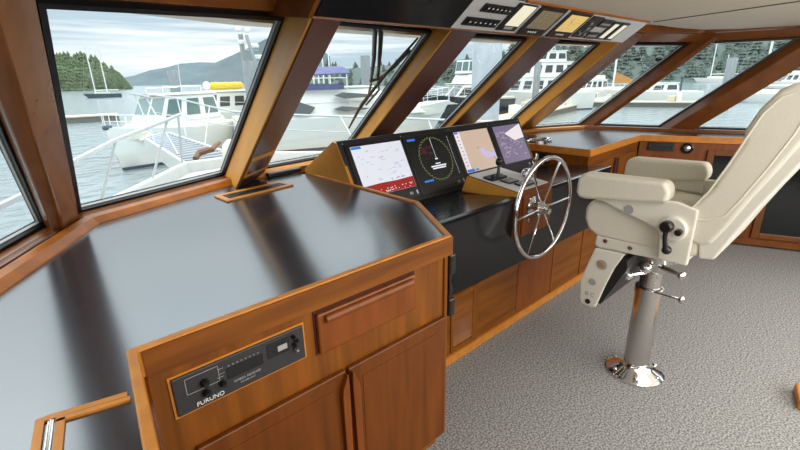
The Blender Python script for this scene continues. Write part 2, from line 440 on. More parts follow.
# corner post
P0 = struct(MB().loft([[Vector(v) for v in r] for r in (
    [(.03, 2.24, .94), (.055, 2.09, .94), (.09, 2.07, .94), (.151, 2.19, .94), (.168, 2.40, .94)],
    [(-.025, 1.36, 1.76), (-.02, 1.16, 1.76), (.035, 1.12, 1.76), (.120, 1.29, 1.76), (.136, 1.46, 1.76)])]).build('trim_14', M['brown'], bevel=.006))
def full_post(idx, a, b, ridge, fl_, z0=.955, z1=1.80, dark='dark_wood'):
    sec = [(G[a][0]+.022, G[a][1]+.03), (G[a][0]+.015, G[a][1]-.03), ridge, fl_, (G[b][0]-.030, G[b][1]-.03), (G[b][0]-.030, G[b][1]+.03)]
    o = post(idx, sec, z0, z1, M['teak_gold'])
    clad(o, (ridge[0]+.012, ridge[1]+.004), fl_, z0+.01, z1, M[dark], nm='dark_facing')  # darker layer over the aft faces of the post
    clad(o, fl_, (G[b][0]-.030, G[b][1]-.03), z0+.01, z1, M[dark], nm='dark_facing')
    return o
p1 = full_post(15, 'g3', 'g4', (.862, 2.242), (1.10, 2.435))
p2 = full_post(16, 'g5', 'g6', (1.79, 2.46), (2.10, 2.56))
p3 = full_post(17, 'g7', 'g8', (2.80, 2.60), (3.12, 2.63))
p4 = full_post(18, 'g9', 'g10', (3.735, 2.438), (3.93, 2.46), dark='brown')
def plain_post(idx, a, b, in_, m, z0=.955, z1=1.80):
    sec = [(G[a][0]+.03, G[a][1]+.03), (G[a][0]-.005, G[a][1]-.045), in_, (G[b][0]-.03, G[b][1]+.01), (G[b][0]+.0, G[b][1]+.05)]
    return post(idx, sec, z0, z1, m)
post(19, [(4.70, 2.31), (4.672, 2.225), (4.66, 2.10), (4.70, 2.06), (4.738, 2.14), (4.77, 2.23)], .955, 1.80, M['brown'])
post(20, [(4.94, 1.53), (4.895, 1.53), (4.865, 1.42), (4.93, 1.22), (4.965, 1.27), (5.0, 1.33)], .955, 1.80, M['brown'])

# ================================================================== PORT SIDE: worktop and cabinet
wt = thing('worktop', 'charcoal worktop with teak rim running along the port windows', 'worktop', (.5, 1.5, .957))
top_poly = [(1.103, .967), (1.336, 1.372), (1.336, 2.30), (1.25, 2.425), (1.12, 2.415), (.90, 2.40), (.145, 2.08), (-.09, 1.62), (-.55, .75), (-1.15, -.45), (-.05, -.45), (.055, .67), (.096, .975)]
MB().plan(top_poly, .922, .957).build('slab', M['black_top'], wt)
rim = [(-.04, -.45), (.068, .67), (.104, .962), (1.103, .962), (1.34, 1.372), (1.34, 2.24)]
mb = MB(); strip(mb, rim, 0.0, .020, .895, .966); mb.build('rim', M['teak_rim'], wt, bevel=.004)
mb = MB(); strip(mb, [(.110, .957), (1.106, .957), (1.347, 1.372), (1.347, 1.95)], .0, .0055, .893, .960); mb.build('edge_band', M['teak_h'], wt)
# hinged hatch in the worktop
hl = MB()
def bar(mb, p, q, w, z0, z1):
    p, q = Vector((p[0], p[1], 0)), Vector((q[0], q[1], 0)); t = (q-p).normalized(); nn = Vector((-t.y, t.x, 0))*w/2
    mb.ext([(p-nn)+Vector((0, 0, z0)), (q-nn)+Vector((0, 0, z0)), (q+nn)+Vector((0, 0, z0)), (p+nn)+Vector((0, 0, z0))], (0, 0, z1-z0))
ha, hb, hc = (.058, .830), (-.060, .858), (-.125, .40)
bar(hl, ha, hb, .014, .957, .9615)
hl.build('hatch_frame', M['teak_rim'], wt)
mb = MB(); bar(mb, (ha[0]+.002, ha[1]-.016), (hb[0]+.013, hb[1]-.017), .012, .957, .9615); bar(mb, (hb[0]-.006, hb[1]+.006), (hc[0]-.006, hc[1]), .013, .957, .9615); bar(mb, (hb[0]+.020, hb[1]-.018), (hc[0]+.020, hc[1]), .013, .957, .9615)
mb.build('hatch_edging', M['teak_rim'], wt)
mb = MB(); bar(mb, (hb[0]+.007, hb[1]-.012), (hc[0]+.007, hc[1]), .008, .957, .9605); mb.tube([(hb[0]+.007, hb[1]-.012, .961), (hc[0]+.007, hc[1], .961)], .0022, 6)
mb.build('piano_hinge', M['steel'], wt)

cab = thing('cabinet', 'teak cabinet with drawer and twin doors under the port worktop', 'cabinet', (.6, 1.1, 0))
FY = .985
MB().plan([(.02, FY), (1.098, FY), (1.098, 1.34), (.30, 1.34)], .07, .892).build('body', M['teak_v'], cab, bevel=.004)
MB().plan([(.10, FY+.03), (1.08, FY+.03), (1.08, 1.3), (.3, 1.3)], 0, .07).build('plinth', M['teak_h'], cab)
MB().box(1.085, 1.104, .976, .999, .07, .892).build('corner_post', M['teak_v'], cab, bevel=.006)
# drawer with full-width lip pull
mb = MB(); strip(mb, [(-.03, -.45), (.075, .67), (.110, .964)], .0, .012, .0, .894); mb.build('side_panel', M['teak_v'], cab)
dr = MB().box(.54, .932, FY-.018, FY, .735, .868).build('drawer', M['walnut'], cab, bevel=.006)
mb = MB(); mb.profx([(FY-.018, .862), (FY-.030, .858), (FY-.034, .846), (FY-.030, .838), (FY-.018, .834)], .562, .912)
mb.build('drawer_pull', M['walnut'], dr, bevel=.006, seg=3)
mb = MB(); mb.box(.535, .937, FY-.004, FY, .730, .735); mb.box(.535, .937, FY-.004, FY, .868, .873); mb.box(.535, .54, FY-.004, FY, .735, .868); mb.box(.932, .937, FY-.004, FY, .735, .868)
mb.build('drawer_surround', M['dark_wood'], dr)
for x0, x1, hx in ((.175, .622, .610), (.634, 1.086, .646)):
    d = MB().box(x0, x1, FY-.018, FY, .085, .640).build('door', M['teak_door'], cab, bevel=.004)
    mb = MB(); mb.box(x0+.05, x1-.05, FY-.0195, FY-.017, .14, .590); mb.build('door_panel', M['teak_door'], d)
    mb = MB(); s_ = -1 if hx < .63 else 1
    mb.profy([(hx, .14), (hx+s_*.016, .16), (hx+s_*.016, .56), (hx+s_*.012, .59), (hx+s_*.002, .612), (hx-s_*.006, .634), (hx-s_*.010, .634), (hx-s_*.012, .58), (hx-s_*.006, .14)], FY-.036, FY-.016)
    mb.build('door_handle', M['walnut'], d, bevel=.004)
# receiver set into the cabinet front
rc = thing('radio_receiver', 'black rack receiver with white lettering set in the port cabinet front', 'radio', (.325, FY, .745))
MB().box(.153, .496, FY-.010, FY+.05, .748, .852).build('case', M['set_face'], rc, bevel=.002)
mb = MB(); mb.box(.147, .153, FY-.004, FY, .742, .858); mb.box(.496, .502, FY-.004, FY, .742, .858); mb.box(.153, .496, FY-.004, FY, .742, .748); mb.box(.153, .496, FY-.004, FY, .852, .858)
mb.build('bezel', M['teak_rim'], rc)
MB().box(.276, .372, FY-.0115, FY-.009, .790, .822).build('display', M['black_gloss'], rc)
mb = MB(); mb.box(.385, .450, FY-.0115, FY-.009, .795, .838); mb.build('level_meter', M['black_gloss'], rc)
mb = MB(); mb.box(.415, .443, FY-.0125, FY-.0112, .806, .822); mb.build('meter_plate', M['label_grey'], rc)
mb = MB()
for x0, x1, z0, z1 in ((.180, .258, .840, .8412), (.180, .258, .797, .7982), (.180, .1812, .797, .841), (.2568, .258, .797, .841), (.258, .270, .829, .830), (.258, .272, .815, .816), (.252, .268, .806, .807)): mb.box(x0, x1, FY-.0108, FY-.0098, z0, z1)
for i in range(8): mb.box(.282+.011*i, .2855+.011*i, FY-.0108, FY-.0098, .827, .8295)
mb.build('scale_marks', M['label_grey'], rc)
for x, z_, r in ((.222, .812, .011), (.222, .783, .010), (.262, .789, .009), (.463, .832, .006), (.470, .818, .006), (.463, .806, .006), (.466, .792, .007)):
    MB().lathe([(r, 0), (r, .008), (r*.8, .012), (r*.6, .017), (0, .017)], (x, FY-.010, z_), (0, -1, 0), 14).build('knob', M['steel'] if r == .007 else M['knob'], rc, smooth=True)
lettering('maker_lettering', 'FURUNO', .0165, M['label_white'], rc, (.196, FY-.0106, .755), (1, 0, 0), (0, 0, 1))
lettering('title_lettering', 'OMEGA RECEIVER', .0090, M['label_grey'], rc, (.290, FY-.0106, .774), (1, 0, 0), (0, 0, 1))
lettering('title_lettering', 'POWER UNIT', .0068, M['label_grey'], rc, (.306, FY-.0106, .764), (1, 0, 0), (0, 0, 1))
# long black handle on the side of the cabinet
gb = thing('grab_handle', 'long black ribbed handle hanging on the end of the port cabinet', 'handle', (1.125, .985, .63))
mb = MB(); mb.loft([[Vector((1.105+a*.036, .966+b*.034, z_)) for a, b in ((0, 0), (1, 0), (1, 1), (0, 1))] for z_ in (.625, .705)]); mb.build('lower_grip', M['knob'], gb, bevel=.012, seg=3)
mb = MB(); mb.loft([[Vector((1.105+a*.036, .966+b*.034, z_)) for a, b in ((0, 0), (1, 0), (1, 1), (0, 1))] for z_ in (.800, .888)]); mb.build('upper_grip', M['knob'], gb, bevel=.012, seg=3)
mb = MB(); mb.tube([(1.118, .985, .69), (1.126, .982, .73), (1.118, .988, .77), (1.124, .984, .81)], .009, 8); mb.tube([(1.112, .978, .69), (1.114, .975, .75), (1.112, .978, .82)], .005, 6)
mb.build('linkage', M['black_gloss'], gb, smooth=True)
# deck air vent in the worktop
av = thing('air_vent', 'long teak framed air grille lying on the worktop at the foot of the window post', 'vent', (.9, 2.16, .957))
va, vb, vc, vd = Vector((.615, 2.06, 0)), Vector((1.125, 2.165, 0)), Vector((1.075, 2.285, 0)), Vector((.665, 2.205, 0))
vq = [Vector((.708, 2.190, 0)), Vector((.715, 2.035, 0)), Vector((1.109, 2.110, 0)), Vector((1.095, 2.245, 0))]
c = sum(vq, Vector())/4
vin = [c+(p-c)*Vector((.90, .90, 1)) if False else c+(p-c)*.80 for p in vq]
ex, ey = (vq[2]-vq[1]).normalized(), (vq[0]-vq[1])
vin = [vq[0]-ey*.20+ex*.03, vq[1]+ey*.20+ex*.03, vq[2]+ey*.20-ex*.03, vq[3]-ey*.20-ex*.03]
mb = MB()
for i in range(4):
    j = (i+1) % 4
    mb.ext([vq[i]+Vector((0, 0, .957)), vq[j]+Vector((0, 0, .957)), vin[j]+Vector((0, 0, .957)), vin[i]+Vector((0, 0, .957))], (0, 0, .008))
mb.build('frame', M['teak_rim'], av, bevel=.002)
MB().plan([(p.x, p.y) for p in vin], .957, .959).build('slot_plate', M['rubber'], av)
mb = MB()
for i in range(1, 22):
    f = i/22; a = vin[1].lerp(vin[2], f); b = vin[0].lerp(vin[3], f)
    bar(mb, a, b, .006, .9588, .963)
mb.build('slats', M['instr_black'], av)
# small louvre on the foot of the post
lo = thing('louvre', 'small brown slatted louvre on the foot of the window post beside the air grille', 'vent', (1.0, 2.25, 1.0))
def post_pt(f, z_, out=.006):
    p = Vector((.862, 2.242)).lerp(Vector((1.10, 2.435)), f)
    a = rk(p, z_); t1 = Vector((.238, .193, 0)).normalized(); t2 = Vector((0, -RAKE, 1)).normalized(); nr = t1.cross(t2).normalized()
    if nr.dot(EYE-a) < 0: nr = -nr
    return a+nr*out
mb = MB()
for f0, f1, z0, z1 in ((.06, .94, 1.125, 1.145), (.06, .94, 1.025, 1.04), (.06, .10, 1.04, 1.125), (.90, .94, 1.04, 1.125)):
    a, b, c_, d = post_pt(f0, z0), post_pt(f1, z0), post_pt(f1, z1), post_pt(f0, z1)
    mb.ext([a, b, c_, d], post_pt(f0, z0, .012)-a)
mb.build('frame', M['teak_gold'], lo)
mb = MB()
for i in range(9):
    f0 = .12+.085*i
    a, b, c_, d = post_pt(f0, 1.04), post_pt(f0+.05, 1.04), post_pt(f0+.05, 1.125), post_pt(f0, 1.125)
    mb.ext([a, b, c_, d], post_pt(f0, 1.04, .011)-a)
mb.build('slats', M['brown'], lo)
# black defroster slot beneath the second window
MBd = MB(); bar(MBd, (1.10, 2.405), (1.33, 2.425), .035, .9575, .985)
tag(MBd.build('defroster_duct', M['black_sat'], None, (1.2, 2.40, .957), bevel=.008), 'low black duct on the worktop under the second front window', 'duct')

# ================================================================== HELM CONSOLE
co = thing('helm_console', 'teak and black helm console behind the steering wheel', 'console', (2.2, 1.5, 0))
MB().box(1.36, 3.245, 1.345, 1.80, .05, .41).build('base', M['teak_h'], co)
mb = MB(); mb.box(1.36, 3.245, 1.332, 1.345, 0, .05); mb.build('plinth', M['teak_rim'], co)
for x in (1.762, 2.60, 3.02): MB().box(x-.012, x+.012, 1.340, 1.346, .05, .41).build('stile', M['teak_v'], co)
MB().box(2.17, 2.585, 1.3425, 1.346, .07, .40).build('panel', M['walnut'], co)
MB().profx([(1.345, .41), (1.300, .845), (1.32, .857), (1.80, .80), (1.80, .41)], 1.350, 3.245).build('fascia', M['black_panel'], co, bevel=.003)
mb = MB(); mb.profx([(1.295, .842), (1.296, .858), (1.318, .862), (1.79, .806), (1.79, .80), (1.32, .8565), (1.300, .850)], 1.350, 3.245); mb.build('dash_top', M['black_gloss'], co)
mb = MB(); mb.profx([(1.2955, .846), (1.2965, .858), (1.306, .860), (1.306, .856)], 2.36, 3.245); mb.build('dash_edge', M['alu'], co)
# louvred door
ld = MB(); ld.box(1.545, 1.565, 1.338, 1.346, .06, .405); ld.box(1.728, 1.75, 1.338, 1.346, .06, .405); ld.box(1.565, 1.728, 1.338, 1.346, .06, .085); ld.box(1.565, 1.728, 1.338, 1.346, .385, .405)
lv = ld.build('louvre_door', M['teak_v'], co)
mb = MB()
for i in range(13):
    z_ = .095+i*.0222
    mb.profx([(1.346, z_+.016), (1.336, z_), (1.339, z_-.001), (1.348, z_+.014)], 1.565, 1.728)
mb.build('louvre_slats', M['teak_h'], lv)
# monitor housing
d_ = Vector((0, .2, .377)).normalized(); n_ = Vector((0, -d_.z, d_.y))
def scr(x, v, w=0): return Vector((x, 1.80, .80))+d_*v+n_*w
mb = MB()
a, b = scr(0, -.005), scr(0, .427)
side = [(a.y, a.z), (b.y, b.z), (b.y+.03, b.z+.002), (2.36, .985), (2.36, .80), (1.81, .80)]
mb = MB().profx(side, 1.345, 3.045); mb.build('monitor_housing', M['black_sat'], co)
MB().profx([(1.79, .81), (b.y-.006, b.z-.006), (b.y+.03, b.z+.002), (2.36, .985), (2.36, .957)], 1.326, 1.345).build('housing_cheek', M['teak_gold'], co, bevel=.003)
MB().profx([(1.79, .81), (b.y-.006, b.z-.006), (b.y+.03, b.z+.002), (2.36, .985), (2.36, .957)], 3.045, 3.062).build('housing_cheek', M['teak_gold'], co, bevel=.003)
def scr_box(x0, x1, v0, v1, w0, w1): 
    return MB().ext([scr(x0, v0, w0), scr(x1, v0, w0), scr(x1, v1, w0), scr(x0, v1, w0)], n_*(w1-w0))
def add_scr(mb, x0, x1, v0, v1, w0, w1): mb.ext([scr(x0, v0, w0), scr(x1, v0, w0), scr(x1, v1, w0), scr(x0, v1, w0)], n_*(w1-w0))
pl = scr_box(1.33, 3.06, .0, .430, .0, .006).build('monitor_fascia', M['black_sat'], co, bevel=.002)
for x in (1.36, 1.79, 2.22, 2.65, 3.03):
    MB().lathe([(.006, 0), (.006, .002), (0, .003)], scr(x, .412, .006), n_, 8).build('screw', M['steel'], pl)
def monitor(x0, x1, s0, s1, label, smat):
    t = thing('monitor', label, 'monitor', scr((x0+x1)/2, .04, .006), 'flush displays on the helm console')
    scr_box(x0, x1, .020, .402, .006, .014).build('bezel', M['instr_black'], t, bevel=.003)
    sc = scr_box(s0, s1, .09, .383, .0142, .0152).build('screen', smat, t)
    mb = MB(); add_scr(mb, x1-.085, x1-.060, .045, .062, .0142, .0148); mb2 = MB()
    mb.build('button_mark', M['label_grey'], t)
    add_scr(mb2, x1-.030, x1-.018, .042, .066, .0142, .0148); mb2.build('button_mark', M['label_white'], t)
    return t, sc
W0, W1 = .0153, .0158
t1, s1 = monitor(1.362, 1.786, 1.393, 1.768, 'flush monitor showing a pale chart with a dark red lower band', M['scr_white'])
mb = MB(); mb.ext([scr(1.394, .0905, W0), scr(1.767, .0905, W0), scr(1.767, .155, W0), scr(1.64, .150, W0), (scr(1.52, .153, W0)), scr(1.394, .148, W0)], n_*.0005); mb.build('chart_seabed', M['scr_red'], s1)
mb = MB(); add_scr(mb, 1.395, 1.465, .366, .381, W0, W1); mb.build('menu_tab', M['scr_blue'], s1)
mb = MB()
rr = random.Random(3)
for i in range(34):
    x = rr.uniform(1.42, 1.72); v = rr.uniform(.165, .35); L = rr.uniform(.006, .035)
    add_scr(mb, x, min(x+L, 1.765), v, v+.0022, W0, W1)
for i in range(14):
    x = rr.uniform(1.60, 1.755); v = .157+rr.uniform(0, .012); add_scr(mb, x, x+rr.uniform(.004, .012), v, v+.005, W0, W1)
mb.build('chart_traces', M['scr_grey'], s1)
mb = MB()
for i in range(26):
    x = rr.uniform(1.5, 1.755); v = rr.uniform(.094, .118); add_scr(mb, x, x+rr.uniform(.003, .010), v, v+.004, W0+.0005, W1+.0006)
mb.build('chart_specks', M['scr_pale'], s1)
t2, s2 = monitor(1.790, 2.215, 1.812, 2.195, 'flush monitor showing a black radar display with a dotted ring', M['scr_black'])
mb = MB(); cx, cv, rx = 2.012, .232, .137
for i in range(72):
    a = 2*PI*i/72; rt = rx+(.006 if i % 2 else 0)
    p = (cx+rt*math.cos(a), cv+rt*math.sin(a)); add_scr(mb, p[0]-.0028, p[0]+.0028, p[1]-.0028, p[1]+.0028, W0, W1)
mb.build('radar_ring', M['scr_green'], s2)
mb = MB(); add_scr(mb, cx-.0012, cx+.0012, cv, cv+rx, W0, W1)
for x in range(28): add_scr(mb, 2.172, 2.175, .105+x*.0095, .109+x*.0095, W0, W1)
add_scr(mb, cx-.012, cx+.012, cv-.006, cv+.002, W0, W1)
add_scr(mb, cx-.022, cx+.022, cv-.036, cv-.029, W0, W1); add_scr(mb, cx-.068, cx+.068, cv-.053, cv-.044, W0, W1); add_scr(mb, cx-.060, cx+.060, cv-.067, cv-.058, W0, W1)
mb.build('radar_lines', M['scr_text'], s2)
mb = MB(); add_scr(mb, 1.818, 1.885, .366, .380, W0, W1); add_scr(mb, 1.845, 1.925, .093, .106, W0, W1); mb.build('menu_tab', M['scr_blue'], s2)
mb = MB()
for i in range(9):
    x = 1.88+rr.uniform(0, .09); v = .265+rr.uniform(0, .05); mb.ext([scr(x, v, W0), scr(x+.03, v-.006, W0), scr(x+.045, v+.010, W0), scr(x+.012, v+.016, W0)], n_*.0003)
mb.build('radar_echoes', M['scr_pink'], s2)
t3, s3 = monitor(2.219, 2.642, 2.250, 2.615, 'flush monitor showing a tan land chart with a lilac inlet', M['scr_tan'])
mb = MB(); add_scr(mb, 2.251, 2.305, .0905, .382, W0, W1); mb.build('menu_bar', M['scr_pale'], s3)
mb = MB()
for i in range(9): add_scr(mb, 2.268, 2.284, .135+.026*i, .143+.026*i, W1, W1+.0004)
mb.build('menu_icons', M['scr_grey'], s3)
mb = MB(); add_scr(mb, 2.255, 2.330, .092, .112, W1, W1+.0005); add_scr(mb, 2.345, 2.375, .095, .108, W0, W1); add_scr(mb, 2.252, 2.29, .368, .381, W1, W1+.0004); mb.build('menu_tab', M['scr_blue'], s3)
mb = MB(); mb.ext([scr(x, v, W0) for x, v in ((2.452, .245), (2.472, .238), (2.500, .242), (2.520, .220), (2.560, .200), (2.614, .205), (2.614, .150), (2.585, .172), (2.545, .165), (2.500, .170), (2.470, .195), (2.458, .222))], n_*.0005); mb.build('chart_inlet', M['scr_lilac'], s3)
mb = MB()
for p, q in (((2.44, .25), (2.455, .24)), ((2.585, .172), (2.600, .12)), ((2.600, .12), (2.612, .095)), ((2.444, .262), (2.450, .249)), ((2.52, .22), (2.53, .235))):
    dx = Vector((q[0]-p[0], q[1]-p[1])).normalized()*.0012; mb.ext([scr(p[0]-dx.y, p[1]+dx.x, W0), scr(q[0]-dx.y, q[1]+dx.x, W0), scr(q[0]+dx.y, q[1]-dx.x, W0), scr(p[0]+dx.y, p[1]-dx.x, W0)], n_*.0006)
mb.build('chart_outline', M['scr_slate'], s3)
t4, s4 = monitor(2.646, 3.050, 2.682, 3.028, 'flush monitor showing a dark mauve view, at the starboard end of the row', M['scr_slate'])
mb = MB()
for i in range(60):
    x = rr.uniform(2.69, 2.98); v = rr.uniform(.12, .36); L = rr.uniform(.01, .05); h = rr.uniform(-.02, .02); w_ = rr.uniform(.003, .010)
    mb.ext([scr(x, v, W0), scr(x+L, v+h, W0), scr(x+L, v+h+w_, W0), scr(x, v+w_, W0)], n_*.0004)
mb.build('picture_streaks', M['scr_mauve'], s4)
mb = MB(); mb.ext([scr(x, v, W0) for x, v in ((2.80, .32), (3.027, .382), (3.027, .27), (2.90, .255))], n_*.0007); mb.build('picture_sky', M['scr_pale'], s4)

# steering pod
pod = MB()
PX0, PX1 = 2.035, 2.36
pod.profx([(1.275, .635), (1.275, .872), (1.30, .888), (1.655, .932), (1.70, .83), (1.70, .70), (1.36, .60), (1.345, .60)], PX0, PX1)
pod.build('pod', M['walnut'], co, bevel=.004)
MB().profx([(1.300, .848), (1.300, .884), (1.655, .927), (1.695, .832), (1.66, .83)], PX0-.004, PX0).build('pod_side', M['teak_gold'], co)
MB().box(PX0+.012, PX1-.012, 1.262, 1.275, .632, .868).build('wheel_panel', M['walnut'], co, bevel=.005)
pt = Vector((0, .355, .044)).normalized(); pn = Vector((0, -pt.z, pt.y))
def podp(x, v, w=0): return Vector((x, 1.30, .888))+pt*v+pn*w
mb = MB().ext([podp(PX0+.004, 0, .0002), podp(PX1-.004, 0, .0002), podp(PX1-.004, .352, .0002), podp(PX0+.004, .352, .0002)], pn*.006)
pp = mb.build('control_plate', M['paper'], co, bevel=.001)
def pod_box(x0, x1, v0, v1, w0, w1): return MB().ext([podp(x0, v0, w0), podp(x1, v0, w0), podp(x1, v1, w0), podp(x0, v1, w0)], pn*(w1-w0))
pod_box(PX0+.015, PX1-.01, .265, .345, .0063, .008).build('trim_card', M['paper'], pp)
# keypads on the pod
for i, (x0, x1, v0, v1, nx, lab) in enumerate(((2.10, 2.20, .10, .17, 4, 'small black keypad on the steering pod beside the throttle lever'), (2.12, 2.27, .02, .085, 6, 'wide black keypad on the aft edge of the steering pod behind the wheel'))):
    k = thing('keypad', lab, 'keypad', podp((x0+x1)/2, (v0+v1)/2, .0064), 'keypads on the steering pod')
    pod_box(x0, x1, v0, v1, .0064, .016).build('case', M['instr_black'], k, bevel=.002)
    for r_ in range(2):
        for c_ in range(nx):
            w_ = (x1-x0)/nx
            pod_box(x0+w_*(c_+.2), x0+w_*(c_+.8), v0+(v1-v0)*(.15+.45*r_), v0+(v1-v0)*(.45+.45*r_), .016, .0185).build('key', M['label_grey'], k)
th = thing('throttle', 'black engine control lever standing on the steering pod before the monitors', 'lever', podp(2.10, .22, .0064))
pod_box(2.05, 2.20, .185, .255, .0064, .020).build('base', M['black_sat'], th, bevel=.003)
mb = MB(); mb.tube([podp(2.135, .21, .02), podp(2.14, .215, .055), podp(2.15, .225, .085)], [.012, .009, .008], 10); mb.build('stem', M['black_gloss'], th, smooth=True)
mb = MB(); mb.ball(podp(2.155, .23, .10), .022, (1, 1, 1.25)); mb.build('lever_knob', M['knob'], th, smooth=True)
mb = MB(); mb.ball(podp(2.07, .20, .032), .014); mb.build('side_knob', M['knob'], th, smooth=True)
cs = thing('control_head', 'polished chrome twin engine control head at the starboard end of the steering pod', 'lever', podp(2.32, .12, .0064))
mb = MB(); mb.lathe([(.042, 0), (.042, .02), (.035, .045), (.018, .055), (0, .056)], podp(2.315, .12, .0064), pn, 16); mb.build('head', M['chrome'], cs, smooth=True)
for s_ in (-1, 1):
    mb = MB(); mb.tube([podp(2.315+s_*.028, .12, .035), podp(2.315+s_*.034, .10, .08), podp(2.315+s_*.034, .07, .105)], .006, 8); mb.ball(podp(2.315+s_*.034, .065, .108), .013); mb.build('lever', M['chrome'], cs, smooth=True)
mb = MB(); mb.tube([podp(2.25, .05, .14), podp(2.315, .08, .145), podp(2.36, .11, .145)], .009, 8); mb.tube([podp(2.315, .1, .05), podp(2.315, .08, .145)], .006, 8); mb.build('cross_bar', M['chrome'], cs, smooth=True)

# steering wheel
sw = thing('steering_wheel', 'chrome six spoke steering wheel in front of the helm seat', 'steering wheel', (2.13, 1.262, .80))
HC = Vector((2.13, 1.185, .80)); RW = .281
mb = MB(); mb.tube([HC+Vector((RW*math.cos(2*PI*i/64), 0, RW*math.sin(2*PI*i/64))) for i in range(64)], .0125, 10, closed=True); mb.build('rim', M['chrome'], sw, smooth=True)
for i in range(6):
    a = math.radians(2+60*i)
    mb = MB(); mb.tube([HC+Vector((.02*math.cos(a), .012, .02*math.sin(a))), HC+Vector((RW*math.cos(a), 0, RW*math.sin(a)))], .0058, 8); mb.build('spoke', M['chrome'], sw, smooth=True)
mb = MB(); mb.lathe([(.034, .0), (.036, .012), (.026, .03), (.022, .045), (.030, .055), (.026, .066), (.008, .070), (0, .070)], HC+Vector((0, .032, 0)), (0, -1, 0), 20); mb.build('hub', M['chrome'], sw, smooth=True)
mb = MB(); mb.lathe([(.055, 0), (.055, .006), (.03, .016), (.022, .02), (.022, .05), (0, .05)], (2.13, 1.262, .80), (0, -1, 0), 20); mb.build('shaft_flange', M['steel'], sw, smooth=True)
for dx, dz in ((-.045, .06), (.05, .055), (-.05, -.06), (.05, -.05)):
    mb = MB(); mb.lathe([(.010, 0), (.010, .005), (.006, .008), (0, .008)], (2.15+dx, 1.262, .80+dz-.02), (0, -1, 0), 12); mb.build('bolt', M['chrome'], sw, smooth=True)

# ================================================================== STARBOARD worktop and cabinets
SD = Vector((.375, -.927, 0)).normalized(); SN = Vector((-SD.y, SD.x, 0)); SN = -SN if SN.x > 0 else SN
C0 = Vector((4.37, 1.53, 0))
def sp_(s, z_, out=0): p = C0+SD*s+SN*out; return Vector((p.x, p.y, z_))
wt2 = thing('worktop', 'charcoal worktop with pale edge along the starboard windows', 'worktop', (4.3, 1.9, .957))
e1 = sp_(2.3, 0, 0)
mb = MB().plan([(3.255, 1.475), (4.375, 1.525), (sp_(.0, 0, .008).x, sp_(0, 0, .008).y), (e1.x, e1.y), (e1.x+.38, e1.y+.1), (5.02, .9), (4.78, 1.58), (4.60, 2.14), (4.08, 2.38), (3.72, 2.49), (3.255, 2.55)], .928, .957)
mb.build('slab', M['black_top'], wt2)
mb = MB(); strip(mb, [(3.250, 2.40), (3.250, 1.470), (4.364, 1.520), (e1.x-.008, e1.y)], .0, .016, .905, .961); mb.build('rim', M['teak_rim'], wt2, bevel=.003)
cb2 = thing('cabinet', 'teak corner cabinet with twin doors beside the helm console', 'cabinet', (3.8, 1.9, 0))
MB().plan([(3.262, 1.487), (4.36, 1.537), (4.45, 2.05), (3.9, 2.38), (3.262, 2.5)], .05, .904).build('body', M['teak_h'], cb2)
MB().plan([(3.262, 1.52), (4.35, 1.56), (4.40, 2.05), (3.262, 2.4)], 0, .05).build('plinth', M['brown'], cb2)
def ay(x): return 1.487+(x-3.262)*(.05/1.098)
for x0, x1, hx, s_ in ((3.29, 3.785, 3.775, -1), (3.80, 4.32, 3.81, 1)):
    mb = MB().ext([(x0, ay(x0)-.018, .08), (x1, ay(x1)-.018, .08), (x1, ay(x1), .08), (x0, ay(x0), .08)], (0, 0, .745)); d = mb.build('door', M['teak_v'], cb2, bevel=.004)
    mb = MB().ext([(hx-s_*.006, ay(hx)-.038, .60), (hx+s_*.022, ay(hx)-.038, .62), (hx+s_*.022, ay(hx)-.038, .78), (hx+s_*.004, ay(hx)-.038, .83), (hx-s_*.006, ay(hx)-.038, .83)], (0, .018, 0)); mb.build('door_handle', M['dark_wood'], d, bevel=.004)
MB().box(3.250, 3.262, 1.815, 1.925, .81, .895).build('outlet', M['black_sat'], cb2, bevel=.003)
# tall side cabinet with smoked doors
cb3 = thing('cabinet', 'brown side cabinet with smoked glass doors behind the helm seat', 'cabinet', tuple(sp_(.9, 0)))
e2 = sp_(2.3, 0, -.014)
MB().plan([(sp_(.005, 0, -.014).x, sp_(.005, 0, -.014).y), (e2.x, e2.y), (e2.x+.36, e2.y+.1), (4.75, 1.56)], .02, .904).build('body', M['walnut'], cb3)
def fbox(s0, s1, z0, z1, o0, o1): return MB().ext([sp_(s0, z0, o0), sp_(s1, z0, o0), sp_(s1, z1, o0), sp_(s0, z1, o0)], SN*(o1-o0))
fbox(.01, 2.3, .02, .075, -.013, .004).build('plinth', M['brown'], cb3)
for s0, s1 in ((.54, .945), (.985, 1.56), (1.60, 2.2)):
    mb = MB()
    for q in ((s0, s0+.055, .09, .845), (s1-.055, s1, .09, .845), (s0+.055, s1-.055, .09, .135), (s0+.055, s1-.055, .80, .845)):
        mb.ext([sp_(q[0], q[2], -.012), sp_(q[1], q[2], -.012), sp_(q[1], q[3], -.012), sp_(q[0], q[3], -.012)], SN*.022)
    d = mb.build('door', M['brown'], cb3, bevel=.004)
    fbox(s0+.055, s1-.055, .135, .80, -.011, -.004).build('door_glass', M['smoked'], d)
sr = thing('radio_receiver', 'small black radio in the starboard cabinet front beside the round vent', 'radio', tuple(sp_(.18, .82, -.012)))
fbox(.075, .285, .82, .893, -.012, .004).build('case', M['instr_black'], sr, bevel=.003)
fbox(.11, .25, .845, .875, .004, .005).build('display', M['scr_black'], sr)
for s_ in (.092, .268): MB().lathe([(.009, 0), (.009, .012), (0, .013)], sp_(s_, .856, .004), SN, 12).build('knob', M['knob'], sr)
rv = thing('round_vent', 'round black air outlet in the starboard cabinet front beside the small radio', 'vent', tuple(sp_(.385, .846, -.012)))
